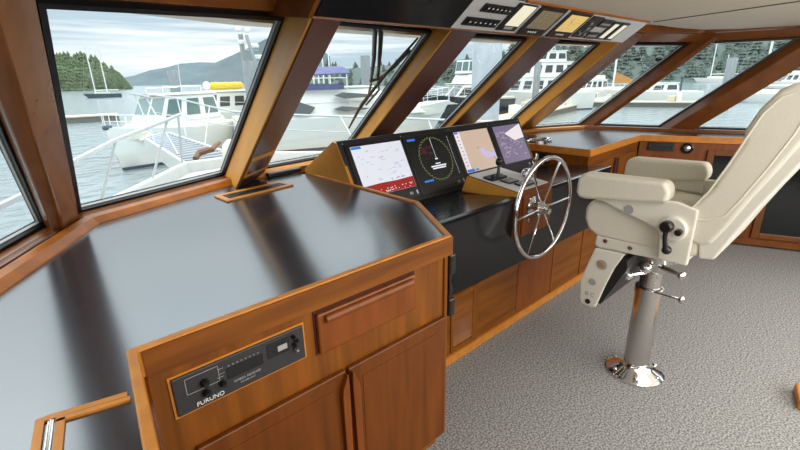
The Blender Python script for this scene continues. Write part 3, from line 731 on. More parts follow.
MB().lathe([(.047, 0), (.047, .014), (.040, .018), (.034, .010), (.030, .006), (0, .006)], sp_(.385, .852, -.012), SN, 24).build('ring', M['black_gloss'], rv, smooth=True)
MB().lathe([(.026, 0), (.026, .014), (.018, .020), (0, .021)], sp_(.385, .852, -.008), SN, 20).build('nozzle', M['steel'], rv, smooth=True)
# loose things on the starboard worktop
tr_ = thing('tray', 'shallow chrome rimmed tray lying on the starboard worktop behind the monitors', 'tray', (3.45, 2.03, .957))
mb = MB(); mb.tube([(3.45+.13*math.cos(2*PI*i/28), 2.02+.085*math.sin(2*PI*i/28), .968) for i in range(28)], .008, 8, closed=True); mb.build('rim', M['chrome'], tr_, smooth=True)
MB().plan([(3.45+.125*math.cos(2*PI*i/28), 2.02+.08*math.sin(2*PI*i/28)) for i in range(28)], .9575, .962).build('plate', M['steel'], tr_)
mb = MB(); bar(mb, (3.30, 2.17), (3.62, 2.26), .02, .957, .967)
tag(mb.build('chart_ruler', M['black_sat'], None, (3.45, 2.2, .957)), 'thin black ruler lying on the starboard worktop beyond the chrome rimmed tray', 'ruler')

# ================================================================== OVERHEAD INSTRUMENT BOX
ob = thing('overhead_console', 'black and aluminium overhead instrument box across the windscreen top', 'overhead box', (2.1, 1.35, 1.83))
OA, OB = Vector((0, 1.395, 1.706)), Vector((0, 1.238, 1.823))
ot = (OB-OA).normalized(); on = Vector((0, -ot.z, ot.y)); on = on if on.y < 0 else -on
def ovp(x, v, w=0): return Vector((x, OA.y, OA.z))+ot*v+on*w
MB().profx([(OA.y, OA.z), (OB.y, OB.z), (1.42, 1.823), (1.66, 1.76), (1.64, 1.735)], .862, 3.37).build('housing', M['black_sat'], ob, bevel=.003)
def ov_box(x0, x1, v0, v1, w0, w1): return MB().ext([ovp(x0, v0, w0), ovp(x1, v0, w0), ovp(x1, v1, w0), ovp(x0, v1, w0)], on*(w1-w0))
ov_box(.872, 1.56, .004, .192, .0005, .004).build('black_face', M['black_panel'], ob, bevel=.001)
ov_box(1.56, 3.366, .004, .192, .0005, .004).build('metal_face', M['alu'], ob, bevel=.001)
mb = MB(); mb.profx([(OA.y-.003, OA.z-.008), (OA.y-.003, OA.z+.003), (1.64, 1.742), (1.66, 1.734)], .862, 3.372); mb.build('lower_trim', M['brown'], ob, bevel=.003)
mb = MB(); mb.profx([(OA.y-.004, OA.z-.008), (OB.y-.004, OB.z), (1.45, 1.823), (1.70, 1.76), (1.66, 1.735)], .845, .8615); mb.build('end_cheek', M['brown'], ob)
mb = MB(); mb.box(1.9, 3.37, OB.y-.012, OB.y, 1.815, 1.8245); mb.build('upper_trim', M['teak_red'], ob)
# switch rows
for k, (x0, x1, v0, v1, lab) in enumerate(((1.600, 1.845, .030, .078, 'lower black rocker switch bank on the overhead box'), (1.645, 1.86, .112, .158, 'upper black rocker switch bank on the overhead box'))):
    t = thing('switch_panel', lab, 'switch panel', ovp((x0+x1)/2, v0, .004), 'switch banks on the overhead box')
    ov_box(x0, x1, v0, v1, .004, .010).build('plate', M['instr_black'], t, bevel=.004)
    for i in range(6):
        w_ = (x1-x0-.03)/6; xx = x0+.015+i*w_
        ov_box(xx+w_*.12, xx+w_*.88, v0+.008, v1-.008, .010, .016).build('rocker', M['black_sat'], t, bevel=.002)
        ov_box(xx+w_*.35, xx+w_*.65, v0+.026, v0+.032, .016, .0166).build('rocker_mark', M['label_white'], t)
# card holder
t = thing('gauge', 'tall cream faced instrument next to the rocker switch banks', 'gauge', ovp(1.93, .02, .004), 'instruments on the overhead box')
ov_box(1.862, 2.015, .022, .186, .004, .012).build('bezel', M['instr_black'], t, bevel=.003)
ov_box(1.895, 2.005, .056, .180, .012, .0126).build('screen', M['lcd_cream'], t)
ov_box(1.905, 1.975, .034, .050, .012, .0126).build('buttons', M['label_grey'], t)
def gauge(x0, x1, lab, m, txt):
    t = thing('gauge', lab, 'gauge', ovp((x0+x1)/2, .01, .004), 'instruments on the overhead box')
    ov_box(x0, x1, .008, .190, .004, .010).build('bezel', M['chrome'], t, bevel=.001)
    ov_box(x0+.010, x1-.010, .010, .188, .010, .014).build('case', M['instr_black'], t, bevel=.002)
    sc = ov_box(x0+.038, x1-.030, .056, .172, .014, .0146).build('screen', m, t)
    mb = MB()
    for i in range(5):
        for j in range(4):
            x = x0+.05+(x1-x0-.1)*j/4; v = .10+.014*i
            if txt: mb.ext([ovp(x, v, .0147), ovp(x+.022, v, .0147), ovp(x+.022, v+.007, .0147), ovp(x, v+.007, .0147)], on*.0004)
    if txt: mb.build('readout', M['lcd_ink'], sc)
    else:
        mb = MB()
        for p, q in (((.06, .15), (.14, .11)), ((.10, .16), (.12, .09)), ((.14, .11), (.20, .13)), ((.08, .07), (.15, .08))):
            a = ovp(x0+p[0], p[1], .0147); b = ovp(x0+q[0], q[1], .0147); mb.tube([a, b], .0008, 4)
        mb.build('readout', M['lcd_ink'], sc)
    for i in range(4): ov_box(x0+.085+i*.022, x0+.097+i*.022, .028, .038, .014, .0146).build('button', M['label_white'], t)
    return t
gauge(2.035, 2.295, 'square instrument with a dim brown readout on the overhead box', M['lcd_brown'], True)
gauge(2.318, 2.578, 'square instrument with an amber yellow readout on the overhead box', M['lcd_yellow'], False)
t = thing('switch_panel', 'black rotary selector plate beside the amber instrument', 'switch panel', ovp(2.65, .03, .004), 'switch banks on the overhead box')
ov_box(2.60, 2.74, .018, .180, .004, .010).build('plate', M['instr_black'], t, bevel=.003)
for v, x in ((.055, 2.64), (.055, 2.70), (.10, 2.66), (.135, 2.64)): MB().lathe([(.014, 0), (.014, .010), (.006, .014), (0, .014)], ovp(x, v, .010), on, 12).build('knob', M['steel'], t, smooth=True)
for lab, v0, v1 in (('upper ribbed black switch block near the starboard end of the overhead box', .112, .172), ('lower ribbed black switch block near the starboard end of the overhead box', .018, .070)):
    t = thing('switch_panel', lab, 'switch panel', ovp(2.82, v0, .004), 'switch banks on the overhead box')
    ov_box(2.75, 2.89, v0, v1, .004, .012).build('plate', M['instr_black'], t, bevel=.003)
    for i in range(6): ov_box(2.762+.02*i, 2.774+.02*i, v0+.020, v0+.034, .012, .015).build('rocker', M['label_grey'], t)
for i, (x0, lab) in enumerate(((2.905, 'white indicator window in black frame next to the ribbed switch blocks'), (3.025, 'white indicator window in black frame nearest the starboard end of the overhead box'))):
    t = thing('indicator', lab, 'indicator', ovp(x0+.04, .03, .004), 'indicator windows on the overhead box')
    ov_box(x0, x0+.105, .020, .168, .004, .012).build('bezel', M['instr_black'], t, bevel=.003)
    ov_box(x0+.028, x0+.085, .035, .152, .012, .0128).build('face', M['lcd_cream'], t)

# ================================================================== HELM SEAT
hs = thing('helm_chair', 'cream vinyl helm chair with armrests on a chrome pedestal', 'chair', (2.2, .62, 0))
SXP, SXS = 1.945, 2.455     # port and starboard sides of the seat
mb = MB(); mb.lathe([(.138, 0), (.138, .010), (.125, .020), (.085, .042), (.066, .060), (.064, .068), (0, .068)], (2.2, .62, 0), n=32); fl_ = mb.build('base_flange', M['chrome'], hs, smooth=True)
for i in range(6):
    a = 2*PI*i/6+.4; mb = MB(); mb.lathe([(.013, 0), (.013, .006), (.008, .010), (0, .010)], (2.2+.112*math.cos(a), .62+.112*math.sin(a), .024), n=10); mb.build('bolt', M['steel'], fl_, smooth=True)
MB().lathe([(.060, .066), (.060, .465), (.064, .467), (.064, .50), (.056, .505), (0, .505)], (2.2, .62, 0), n=28).build('pedestal', M['steel'], hs, smooth=True)
MB().lathe([(.049, .50), (.049, .585), (.062, .60), (.075, .645), (.115, .665), (.115, .700), (0, .700)], (2.2, .62, 0), n=28).build('swivel_head', M['steel'], hs, smooth=True)
for p, q, rb in (((2.14, .63, .59), (2.06, .68, .586), .026), ((2.14, .60, .645), (2.06, .609, .646), .026)):
    mb = MB(); mb.tube([p, q], .010, 8); mb.ball(q, rb, n=14); mb.build('ball_knob', M['chrome'], hs, smooth=True)
for p, q in (((2.12, .57, .650), (2.06, .470, .656)), ((2.15, .58, .500), (2.12, .468, .516))):
    p, q = Vector(p), Vector(q); mb = MB(); mb.tube([p, p.lerp(q, .5), q], [.012 if p.z > .6 else .006, .012 if p.z > .6 else .005, .006], 8); mb.lathe([(.012, 0), (.018, .004), (.018, .016), (.008, .022), (0, .022)], q, q-p, 12); mb.build('lever', M['steel'], hs, smooth=True)
# seat pan rail
MB().profx([(.80, .722), (.815, .735), (.812, .782), (.44, .800), (.44, .745), (.60, .735)], SXP+.012, SXS-.012).build('seat_pan', M['gelcoat'], hs, bevel=.008)
for y_ in (.765, .655):
    MB().lathe([(.010, 0), (.010, .004), (.006, .005), (0, .005)], (SXP+.013, y_, .765-.004*(y_ < .7)), (-1, 0, 0), 12).build('bolt', M['steel'], hs)
MB().profx([(.805, .775), (.855, .800), (.878, .85), (.878, .91), (.852, .945), (.78, .950), (.45, .928), (.40, .90), (.40, .80), (.44, .778)], SXP+.008, SXS-.008).build('seat_cushion', M['vinyl'], hs, bevel=.030, seg=4)
# bracket plates
for x0, x1 in ((SXP-.018, SXP+.006), (SXS-.006, SXS+.018)):
    sd = MB().profx([(.81, .962), (.775, .988), (.50, 1.010), (.425, .99), (.425, .755), (.535, .755), (.545, .875), (.56, .885)], x0, x1).build('side_plate', M['gelcoat'], hs, bevel=.006)
MB().lathe([(.052, 0), (.052, .012), (.046, .018), (0, .018)], (SXP-.018, .495, .900), (-1, 0, 0), 28).build('pivot_boss', M['gelcoat'], hs, smooth=True)
MB().lathe([(.020, 0), (.020, .003), (0, .003)], (SXP-.018, .675, .943), (-1, 0, 0), 20).build('badge', M['label_grey'], hs)
rh = MB(); rh.lathe([(.024, 0), (.024, .028), (.018, .034), (0, .034)], (SXP-.036, .512, .912), (-1, 0, 0), 16)
rh.tube([(SXP-.058, .512, .912), (SXP-.060, .508, .86), (SXP-.058, .498, .815)], [.010, .009, .011], 8); rh.ball((SXP-.05, .497, .815), .019)
rh.lathe([(.013, 0), (.013, .022), (0, .024)], (SXP-.036, .468, .897), (-1, 0, 0), 12)
rh.build('recline_handle', M['knob'], hs, smooth=True)
# armrests
for x0, x1 in ((1.895, 1.985), (2.425, 2.515)):
    ar = MB().profx([(.530, 1.005), (.523, 1.05), (.545, 1.088), (.88, 1.078), (.905, 1.050), (.906, .985), (.895, .962), (.862, .960), (.60, .992)], x0, x1).build('armrest', M['vinyl'], hs, bevel=.026, seg=4)
MB().profx([(.535, .94), (.80, .945), (.80, 1.0), (.535, 1.02)], 2.44, 2.452).build('arm_panel', M['gelcoat'], hs, bevel=.004)
# backrest: cushion, side piping, shell
prof = [(.475, .935), (.462, .985), (.400, 1.085), (.352, 1.225), (.338, 1.268), (.342, 1.30), (.315, 1.372), (.272, 1.440), (.222, 1.468), (.165, 1.462), (.120, 1.43), (.150, 1.33), (.215, 1.18), (.275, 1.05), (.325, .93), (.36, .86), (.40, .84), (.45, .86)]
MB().profx(prof, SXP-.005, SXS+.005).build('backrest', M['vinyl'], hs, bevel=.034, seg=4)
pip = [(.462, .97), (.405, 1.07), (.362, 1.18), (.338, 1.25), (.325, 1.29), (.300, 1.36), (.262, 1.415), (.218, 1.435), (.180, 1.40), (.205, 1.30), (.255, 1.17), (.305, 1.055), (.340, .985), (.39, .955), (.44, .95)]
mb = MB(); mb.tube([(SXP-.004, y_, z_) for y_, z_ in pip], .004, 6, closed=True); mb.build('piping', M['vinyl_edge'], hs, smooth=True)
shell = [(.345, .80), (.395, .79), (.41, .87), (.375, .90), (.335, .96), (.290, 1.07), (.225, 1.21), (.165, 1.345), (.135, 1.43), (.090, 1.425), (.118, 1.32), (.186, 1.165), (.248, 1.035), (.30, .915)]
MB().profx(shell, SXP+.004, SXS-.004).build('back_shell', M['gelcoat'], hs, bevel=.008)
MB().profx([(.40, .80), (.445, .775), (.455, .86), (.41, .87)], SXP+.01, SXS-.01).build('lower_back_pad', M['vinyl'], hs, bevel=.012, seg=3)
# footrest
fp = [(.800, .728), (.665, .735), (.700, .655), (.728, .560), (.760, .430), (.782, .418), (.835, .425), (.842, .445), (.850, .55)]
for x0, x1 in ((SXP-.012, SXP), (SXS, SXS+.012)):
    f_ = MB().profx(fp, x0, x1).build('footrest_bracket', M['gelcoat'], hs, bevel=.006)
    if x0 < 2:
        for y_, z_, r, mm in ((.757, .655, .024, 'label_grey'), (.790, .555, .017, 'label_grey'), (.800, .447, .013, 'black_sat')):
            MB().lathe([(r, 0), (r, .002), (0, .002)], (x0, y_, z_), (-1, 0, 0), 20).build('badge' if mm != 'black_sat' else 'bolt', M[mm], f_)
        mb = MB(); mb.ext([(x0-.0022, .772, .643), (x0-.0022, .742, .645), (x0-.0022, .760, .672)], (-.001, 0, 0)); mb.ext([(x0-.0022, .768, .672), (x0-.0022, .775, .650), (x0-.0022, .779, .66)], (-.001, 0, 0)); mb.build('badge_mark', M['orange'], f_)
        lettering('bracket_lettering', 'B C', .030, M['label_grey'], f_, (x0-.0012, .818, .478), (0, -1, 0), (0, 0, 1))
MB().profx([(.690, .700), (.655, .705), (.648, .665), (.742, .450), (.765, .445)], SXP, SXS).build('foot_board', M['black_sat'], hs, bevel=.003)

# low wooden corner at the frame edge
mb = MB(); mb.plan([(2.445, -.005), (2.60, .03), (2.66, -.40), (2.50, -.42)], 0, .05)
tag(mb.build('floor_hatch', M['teak_rim'], None, (2.55, -.2, 0), bevel=.008), 'pale wooden block on the carpet aft of the helm seat', 'step')

# ================================================================== OUTSIDE: own foredeck
fd = thing('foredeck', 'white foredeck of this yacht seen over the front window sills', 'deck', (2.3, 5, .35))
deck = [(-1.3, .9), (-.30, 3.1), (.50, 4.50), (1.63, 6.02), (2.75, 6.02), (3.75, 4.88), (4.9, 3.0), (5.9, .9), (5.2, 1.8), (4.5, 2.62), (2.4, 2.9), (.3, 2.6), (-.25, 2.1)]
MB().plan(deck, .15, .40).build('deck', M['white_paint'], fd)
mb = MB(); strip(mb, deck[:4], -.0, -.07, -.15, .54); strip(mb, deck[3:8], -.0, -.07, -.15, .54); mb.build('bulwark', M['white_paint'], fd, bevel=.02)
hl_ = [[( -1.2, .9, -.10), (5.8, .9, -.10), (4.6, 1, SEA-.3), (0, 1, SEA-.3)], [(.50, 4.48, -.10), (3.75, 4.86, -.10), (3.2, 4.6, SEA-.3), (1.4, 4.6, SEA-.3)], [(1.65, 6.0, -.10), (2.73, 6.0, -.10), (2.4, 5.4, SEA-.3), (2.0, 5.4, SEA-.3)]]
MB().loft(hl_).build('hull', M['white'], fd)
bsp = thing('bow_pulpit', 'grated white bow platform with twin side boards ahead of the foredeck', 'platform', (2.4, 9, .4))
def lerp2(p, q, f): return (p[0]+(q[0]-p[0])*f, p[1]+(q[1]-p[1])*f)
LP0, LP1, RP0, RP1 = (1.68, 6.0), (2.06, 9.9), (2.42, 6.0), (2.67, 10.6)
mb = MB(); bar(mb, LP0, LP1, .05, .26, .50); bar(mb, RP0, RP1, .05, .26, .50); bar(mb, LP1, RP1, .05, .26, .50); mb.build('side_boards', M['white_paint'], bsp)
mb = MB()
for i in range(1, 7):
    f = i/7; bar(mb, lerp2(LP0, RP0, f), lerp2(LP1, RP1, f), .025, .43, .46)
for i in range(0, 17):
    f = i/17; bar(mb, lerp2(LP0, LP1, f), lerp2(RP0, RP1, f), .05, .46, .49)
mb.build('grating', M['pile_wrap'], bsp)
rl = thing('bow_rail', 'white tubular rail running round the bow platform and foredeck', 'railing', (2.3, 7, .4))
prail = [(-.5, 2.2, .90), (.05, 3.2, .94), (.30, 3.84, .98), (.70, 4.43, 1.05), (1.33, 5.2, 1.13), (1.60, 5.68, 1.15)]
prail2 = [(1.72, 7.4, 1.31), (1.78, 8.2, 1.33), (2.0, 10.0, 1.33), (2.25, 11.2, 1.30), (2.62, 11.5, 1.27), (2.74, 11.2, 1.25), (2.82, 10.06, 1.21), (2.92, 8.75, 1.10), (3.12, 7.9, 1.0), (3.5, 6.6, .98), (4.4, 4.6, .95), (5.0, 3.2, .92)]
mb = MB(); mb.tube(prail, .019, 8); mb.build('port_rail', M['rail'], rl, smooth=True)
mb = MB(); mb.tube(prail2, .016, 8); mb.build('bow_rail', M['rail'], rl, smooth=True)
stn = [((.50, 4.50, .54), (.70, 4.43, 1.05)), ((1.08, 5.2, .54), (1.33, 5.2, 1.13)), ((1.62, 6.0, .54), (1.58, 5.68, 1.15)), ((1.85, 7.0, .5), (1.75, 7.8, 1.32)), ((1.98, 8.8, .5), (1.90, 9.2, 1.33)),
       ((2.70, 9.4, .48), (2.82, 10.0, 1.21)), ((2.58, 8.0, .48), (2.95, 8.55, 1.08)), ((2.9, 6.0, .54), (3.3, 7.2, .99)), ((3.7, 5.0, .54), (3.9, 5.7, .965)), ((4.3, 4.0, .54), (4.5, 4.4, .945))]
for p, q in stn:
    mb = MB(); mb.tube([p, q], .013, 8); mb.build('stanchion', M['rail'], rl, smooth=True)
mb = MB(); mb.tube([(2.6, 11.2, .90), (2.78, 9.9, .85), (2.88, 8.6, .78), (3.2, 7.0, .75), (3.9, 5.5, .74), (4.6, 4.1, .74)], .008, 6); mb.build('mid_rail', M['rail'], rl, smooth=True)
wd = thing('windlass', 'white domed windlass on the foredeck before the bow platform', 'windlass', (2.05, 5.3, .40))
mb = MB(); mb.lathe([(.16, 0), (.16, .28), (.14, .38), (.08, .44), (0, .45)], (2.05, 5.3, .40), n=20); mb.build('dome', M['offwhite'], wd, smooth=True)
mb = MB(); mb.tube([(1.86, 6.25, .52), (1.95, 6.35, .58), (2.10, 6.25, .62), (2.28, 6.45, .68)], [.04, .045, .04, .025], 8)
tag(mb.build('anchor_stock', M['cord'], None, (2.0, 6.3, .50), smooth=True), 'brown anchor stock lying at the root of the bow platform', 'anchor')
# wipers outside the second front window
wv = thing('window_wiper', 'black pantograph window wiper parked outside the second front window', 'wiper', (1.6, 1.9, 1.8))
def w3(x, z_, out=.05):
    n3 = Vector((0, 1, RAKE)).normalized(); f = (x-1.15)/.66
    y_ = 2.58+.08*f-RAKE*(z_-SILL)
    return Vector((x, y_, z_))+n3*out
def w3px(px, py, out=.05):
    d = CF + CR*((px-400)/FPX) - CU*((py-225)/FPX); n3 = Vector((0, 1, RAKE)).normalized()
    p0 = w3(1.45, 1.3, out); nn = Vector((-.08/.66, 1, RAKE)).normalized()
    return EYE+d*(nn.dot(p0-EYE)/nn.dot(d))
for pts in (((372, 24), (375, 31), (374, 58), (371, 82)), ((379, 24), (381, 32), (380, 52), (378, 78))):
    mb = MB(); mb.tube([w3px(*p) for p in pts], [.009, .013, .012, .008], 8); mb.build('arm', M['black_sat'], wv, smooth=True)
mb = MB(); mb.tube([w3px(370, 81), w3px(380, 78), w3px(395, 66), w3px(410, 50)], .010, 8); mb.build('blade_bridge', M['black_sat'], wv, smooth=True)
mb = MB(); mb.tube([w3px(349, 128, .03), w3px(362, 104, .03), w3px(386, 74, .03), (w3px(418, 38, .03))], [.006, .010, .010, .006], 8); mb.build('blade', M['rubber'], wv, smooth=True)
mb = MB(); mb.tube([w3px(371, 84), w3px(368, 98), w3px(357, 113)], .007, 6); mb.tube([w3px(378, 79), w3px(379, 90), w3px(366, 105)], .007, 6); mb.build('blade_yoke', M['black_sat'], wv, smooth=True)

# ================================================================== OUTSIDE: harbour
struct(MB().plan([(-3000, -600), (3500, -600), (3500, 3500), (-3000, 3500)], SEA-.5, SEA).build('water', M['water']))

# ---- boats (built pointing +x, then turned)
def hull_mb(L, B, hb, hs_, rake=.12, n=12, draft=.35, flare=.80):
    mb = MB(); rings = []
    for i in range(n+1):
        t = i/n
        b = B/2*(1-.12*(1-t)**2)*(max(0.02, 1-max(0, (t-.45)/.55)**2.2))
        h = hs_+(hb-hs_)*t**1.8; x = -L/2+L*t; xr = x-rake*L*t**4
        bw = b*(flare-.35*t**3)
        rings.append([(x, -b, h), (x*.5+xr*.5, -(b*.55+bw*.45), h*.45), (xr, -bw, .0), (xr-.02*L, 0, -draft*(1-t*.5)), (xr, bw, .0), (x*.5+xr*.5, b*.55+bw*.45, h*.45), (x, b, h)])
    mb.loft(rings); return mb
def stripe_mb(L, B, hb, hs_, rake=.12, n=12, flare=.80, z1=.14):
    mb = MB(); lo, hi = [], []
    for sd in (-1, 1):
        seq = []
        for i in range(n+1):
            t = i/n
            b = B/2*(1-.12*(1-t)**2)*(max(0.02, 1-max(0, (t-.45)/.55)**2.2))
            h = hs_+(hb-hs_)*t**1.8; x = -L/2+L*t; xr = x-rake*L*t**4
            bw = b*(flare-.35*t**3); f = z1/(h*.45)
            xm, bm_ = x*.5+xr*.5, b*.55+bw*.45
            seq.append(((xr, sd*(bw+.012), 0), (xr+(xm-xr)*f, sd*(bw+(bm_-bw)*f+.012), z1)))
        lo += [q[0] for q in (seq if sd < 0 else seq[::-1])]; hi += [q[1] for q in (seq if sd < 0 else seq[::-1])]
    mb.loft([lo, hi], cap=False)
    return mb
def frustum(mb, x0, x1, y, z0, X0, X1, Y, z1):
    mb.loft([[(x0, -y, z0), (x1, -y*.8, z0), (x1, y*.8, z0), (x0, y, z0)], [(X0, -Y, z1), (X1, -Y*.8, z1), (X1, Y*.8, z1), (X0, Y, z1)]])
    q = {'s': [(x0, -y, z0), (x1, -y*.8, z0), (X1, -Y*.8, z1), (X0, -Y, z1)], 'p': [(x1, y*.8, z0), (x0, y, z0), (X0, Y, z1), (X1, Y*.8, z1)],
         'f': [(x1, -y*.8, z0), (x1, y*.8, z0), (X1, Y*.8, z1), (X1, -Y*.8, z1)]}
    return q
def put(root, p, ang):
    root.location = (p[0], p[1], SEA); root.rotation_euler = (0, 0, ang)
def boat(label, p, heading, L, B, hb, hs_, hullm='white', cabins=(), cat='boat', name='motor_boat', stripe=True, rail=True, group=None, extra=None, railh=.7, rake=.12):
    """cabins: (x0,x1,y,z0,X0,X1,Y,z1, windows per side, front windows, glass)"""
    t = thing(name, label, cat, (0, 0, 0), group)
    h = hull_mb(L, B, hb, hs_, rake).build('hull', M[hullm], t, smooth=True)
    if stripe:
        stripe_mb(L, B, hb, hs_, rake).build('boot_stripe', M['boot'], t)
    mb = MB(); mb.plan([(-L/2+.05, -B*.42), (L*.1, -B*.44), (L*.34, -B*.28), (L*.47, 0), (L*.34, B*.28), (L*.1, B*.44), (-L/2+.05, B*.42)], hs_*.9, hs_+ (hb-hs_)*.25)
    mb.build('deck', M['offwhite'], t)
    for c in cabins:
        mb = MB(); q = frustum(mb, *c[:8]); cb = mb.build('cabin', M['white'], t, bevel=.05)
        nside, nfront, gm_ = c[8:11]
        for sd in ('s', 'p'):
            for i in range(nside):
                mb = MB(); w_ = 1/nside; mb.panel(q[sd], i*w_+.10*w_+.02, (i+1)*w_-.10*w_-.01, c[11] if len(c) > 11 else .36, c[12] if len(c) > 12 else .86, .012, .03); mb.build('window', M[gm_], cb)
        for i in range(nfront):
            mb = MB(); w_ = 1/nfront; mb.panel(q['f'], i*w_+.06*w_, (i+1)*w_-.06*w_, .28, .90, .012, .03); mb.build('window', M[gm_], cb)
        if len(c) <= 13 or c[13]:
            mb = MB(); mb.loft([[(c[4]-.15, -c[6]-.08, c[7]), (c[5]+.18, -c[6]*.8-.08, c[7]), (c[5]+.18, c[6]*.8+.08, c[7]), (c[4]-.15, c[6]+.08, c[7])], [(c[4]-.15, -c[6]-.08, c[7]+.08), (c[5]+.18, -c[6]*.8-.08, c[7]+.08), (c[5]+.18, c[6]*.8+.08, c[7]+.08), (c[4]-.15, c[6]+.08, c[7]+.08)]])
            mb.build('cabin_roof', M['white'], cb, bevel=.03)
    if rail:
        mb = MB(); P = []
        for s_ in (-1, 1):
            pp_ = []
            for i in range(7):
                tt = .45+.55*i/6
                b = B/2*(max(0.03, 1-max(0, (tt-.45)/.55)**2.2)); hh = hs_+(hb-hs_)*tt**1.8
                pp_.append((-L/2+L*tt*.995, s_*b*.94, hh))
            for p_ in pp_[::1]: mb.tube([p_, (p_[0], p_[1], p_[2]+railh)], .018, 5)
            mb.tube([(a[0], a[1], a[2]+railh) for a in pp_], .020, 5); mb.tube([(a[0], a[1], a[2]+railh*.5) for a in pp_], .012, 5)
        mb.build('rail', M['white'], t)
    if extra: extra(t)
    put(t, p, heading)
    return t
def ang_to(v): return math.atan2(v[1], v[0])

# cabin cruiser bow-on at the next berth
def ex1(t):
    mb = MB(); mb.ball((3.75, 0, 1.95), .16, (1.5, .8, .8)); mb.build('anchor_roller', M['boot'], t)
    mb = MB(); mb.tube([(-1.0, -1.2, 3.30), (-1.0, -1.2, 3.55), (-1.0, 1.2, 3.55), (-1.0, 1.2, 3.30)], .03, 6); mb.tube([(.3, -1.0, 3.28), (.3, -1.0, 3.5), (-2, -1.1, 3.5)], .02, 6); mb.build('roof_rack', M['white'], t)
    mb = MB(); mb.tube([(-.4, .5, 3.3), (-.5, .5, 4.7)], .012, 5); mb.build('antenna', M['white'], t)
b1 = at_px(178, 150, 25.5)
boat('white cabin cruiser with green tinted windscreen moored ahead of the bow platform', (b1.x, b1.y), math.radians(212), 7.8, 3.1, 1.95, 1.5, 'white',
     [(-2.8, 2.9, 1.22, 1.3, -2.6, 2.0, 1.1, 1.95, 0, 0, 'boat_glass', .3, .8, False), (-2.4, 1.7, 1.15, 1.9, -2.2, .95, 1.0, 3.15, 3, 2, 'boat_glass', .22, .86)], name='cabin_cruiser', extra=ex1, railh=.55, rake=.06)
# trawler with yellow raft and radar mast
def ex2(t):
    mb = MB(); mb.tube([(-1.5, -.9, 3.42), (-1.35, -.9, 3.45), (1.15, -.9, 3.45), (1.3, -.9, 3.42)], [.15, .27, .27, .15], 12); rf = mb.build('life_raft', M['yellow'], t, smooth=True)
    mb = MB(); 
    for x in (-.9, 0, .8): mb.tube([(x, -.9+.28*math.cos(a), 3.45+.28*math.sin(a)) for a in [2*PI*i/14 for i in range(14)]], .015, 5, closed=True)
    mb.build('raft_strap', M['offwhite'], rf)
    mb = MB(); mb.ball((1.7, -.75, 3.50), .26, (1, 1, 1.1)); mb.build('search_light', M['white'], t, smooth=True)
    mb = MB(); mb.tube([(-2.1, -1.0, 2.8), (-1.55, -.4, 7.1)], [.22, .17], 8); mb.tube([(-2.1, .9, 2.8), (-1.6, .2, 7.0)], [.16, .12], 8); mb.tube([(-1.9, -.75, 5.1), (-3.2, -.7, 5.2)], .07, 6); mb.tube([(-1.75, -.6, 6.0), (-3.1, -.5, 6.05)], .07, 6)
    ms = mb.build('radar_mast', M['galv'], t, smooth=True)
    for x, y_, z_, r in ((-1.3, -.3, 7.25, .22), (-2.0, -.1, 7.2, .22), (-2.9, -.6, 6.2, .34), (-3.2, -.65, 5.4, .40), (-1.6, -.45, 6.4, .25)):
        mb = MB(); mb.lathe([(r*.7, 0), (r, .06), (r, .22), (r*.7, .30), (0, .32)], (x, y_, z_), n=14); mb.build('radome', M['white'], ms, smooth=True)
b2 = at_px(238, 120, 36)
boat('white trawler carrying a yellow raft on its roof beyond the bow platform', (b2.x, b2.y), math.radians(195), 10.5, 3.6, 2.0, 1.4, 'white',
     [(-3.6, 2.6, 1.5, 1.4, -3.5, 2.2, 1.35, 3.05, 5, 3, 'boat_glass_dark', .42, .82)], name='trawler', extra=ex2)
# big white express yacht with canvas bimini
def ex3(t):
    mb = MB(); mb.loft([[(-4.2, y_, 3.95+.4*(1-(y_/1.9)**2)) for y_ in (-1.9, -1, 0, 1, 1.9)]+[(-4.2, y_, 3.90+.4*(1-(y_/1.9)**2)) for y_ in (1.9, 1, 0, -1, -1.9)], [(-.6, y_, 4.05+.4*(1-(y_/1.9)**2)) for y_ in (-1.9, -1, 0, 1, 1.9)]+[(-.6, y_, 4.00+.4*(1-(y_/1.9)**2)) for y_ in (1.9, 1, 0, -1, -1.9)]])
    cn = mb.build('bimini', M['purple'], t, smooth=True)
    mb = MB()
    for y_ in (-1.9, 1.9): mb.box(-4.2, -1.0, y_-.02, y_+.02, 3.2, 3.5)
    mb.build('canvas_side', M['purple'], cn)
    mb = MB()
    for x in (-4.1, -2.6, -.8):
        for y_ in (-1.85, 1.85): mb.tube([(x, y_, 3.1), (x, y_, 4.0)], .03, 6)
    mb.tube([(-4.1, -1.85, 3.8), (-.8, -1.85, 3.8)], .03, 6)
    mb.build('canvas_frame', M['white'], cn)
    for x0, x1, z0, z1 in ((-1.6, .9, 2.72, 3.05), (-1.7, .4, 2.05, 2.32), (-4.3, -2.7, 1.95, 2.75)):
        for s_ in (-1, 1):
            mb = MB(); mb.ext([(x0, s_*1.86, (z0+z1)/2), (x0+.6, s_*1.86, z0), (x1-.3, s_*1.86, z0+.04), (x1, s_*1.86, (z0+z1)/2-.02), (x0+.5, s_*1.86, z1)], (0, s_*.22, 0)); mb.build('window', M['slit'], t)
b3 = at_px(352, 110, 27)
boat('large white express yacht with violet canvas seen through the second front window', (b3.x, b3.y), math.radians(-18), 13.5, 4.3, 2.3, 1.7, 'white',
     [(-4.6, 4.2, 2.0, 1.7, -4.4, 3.0, 1.85, 2.55, 0, 1, 'boat_glass_dark', .3, .8, False), (-4.4, 2.6, 1.9, 2.5, -4.2, .9, 1.7, 3.25, 0, 2, 'boat_glass', .25, .8)], name='motor_yacht', extra=ex3, railh=.8)
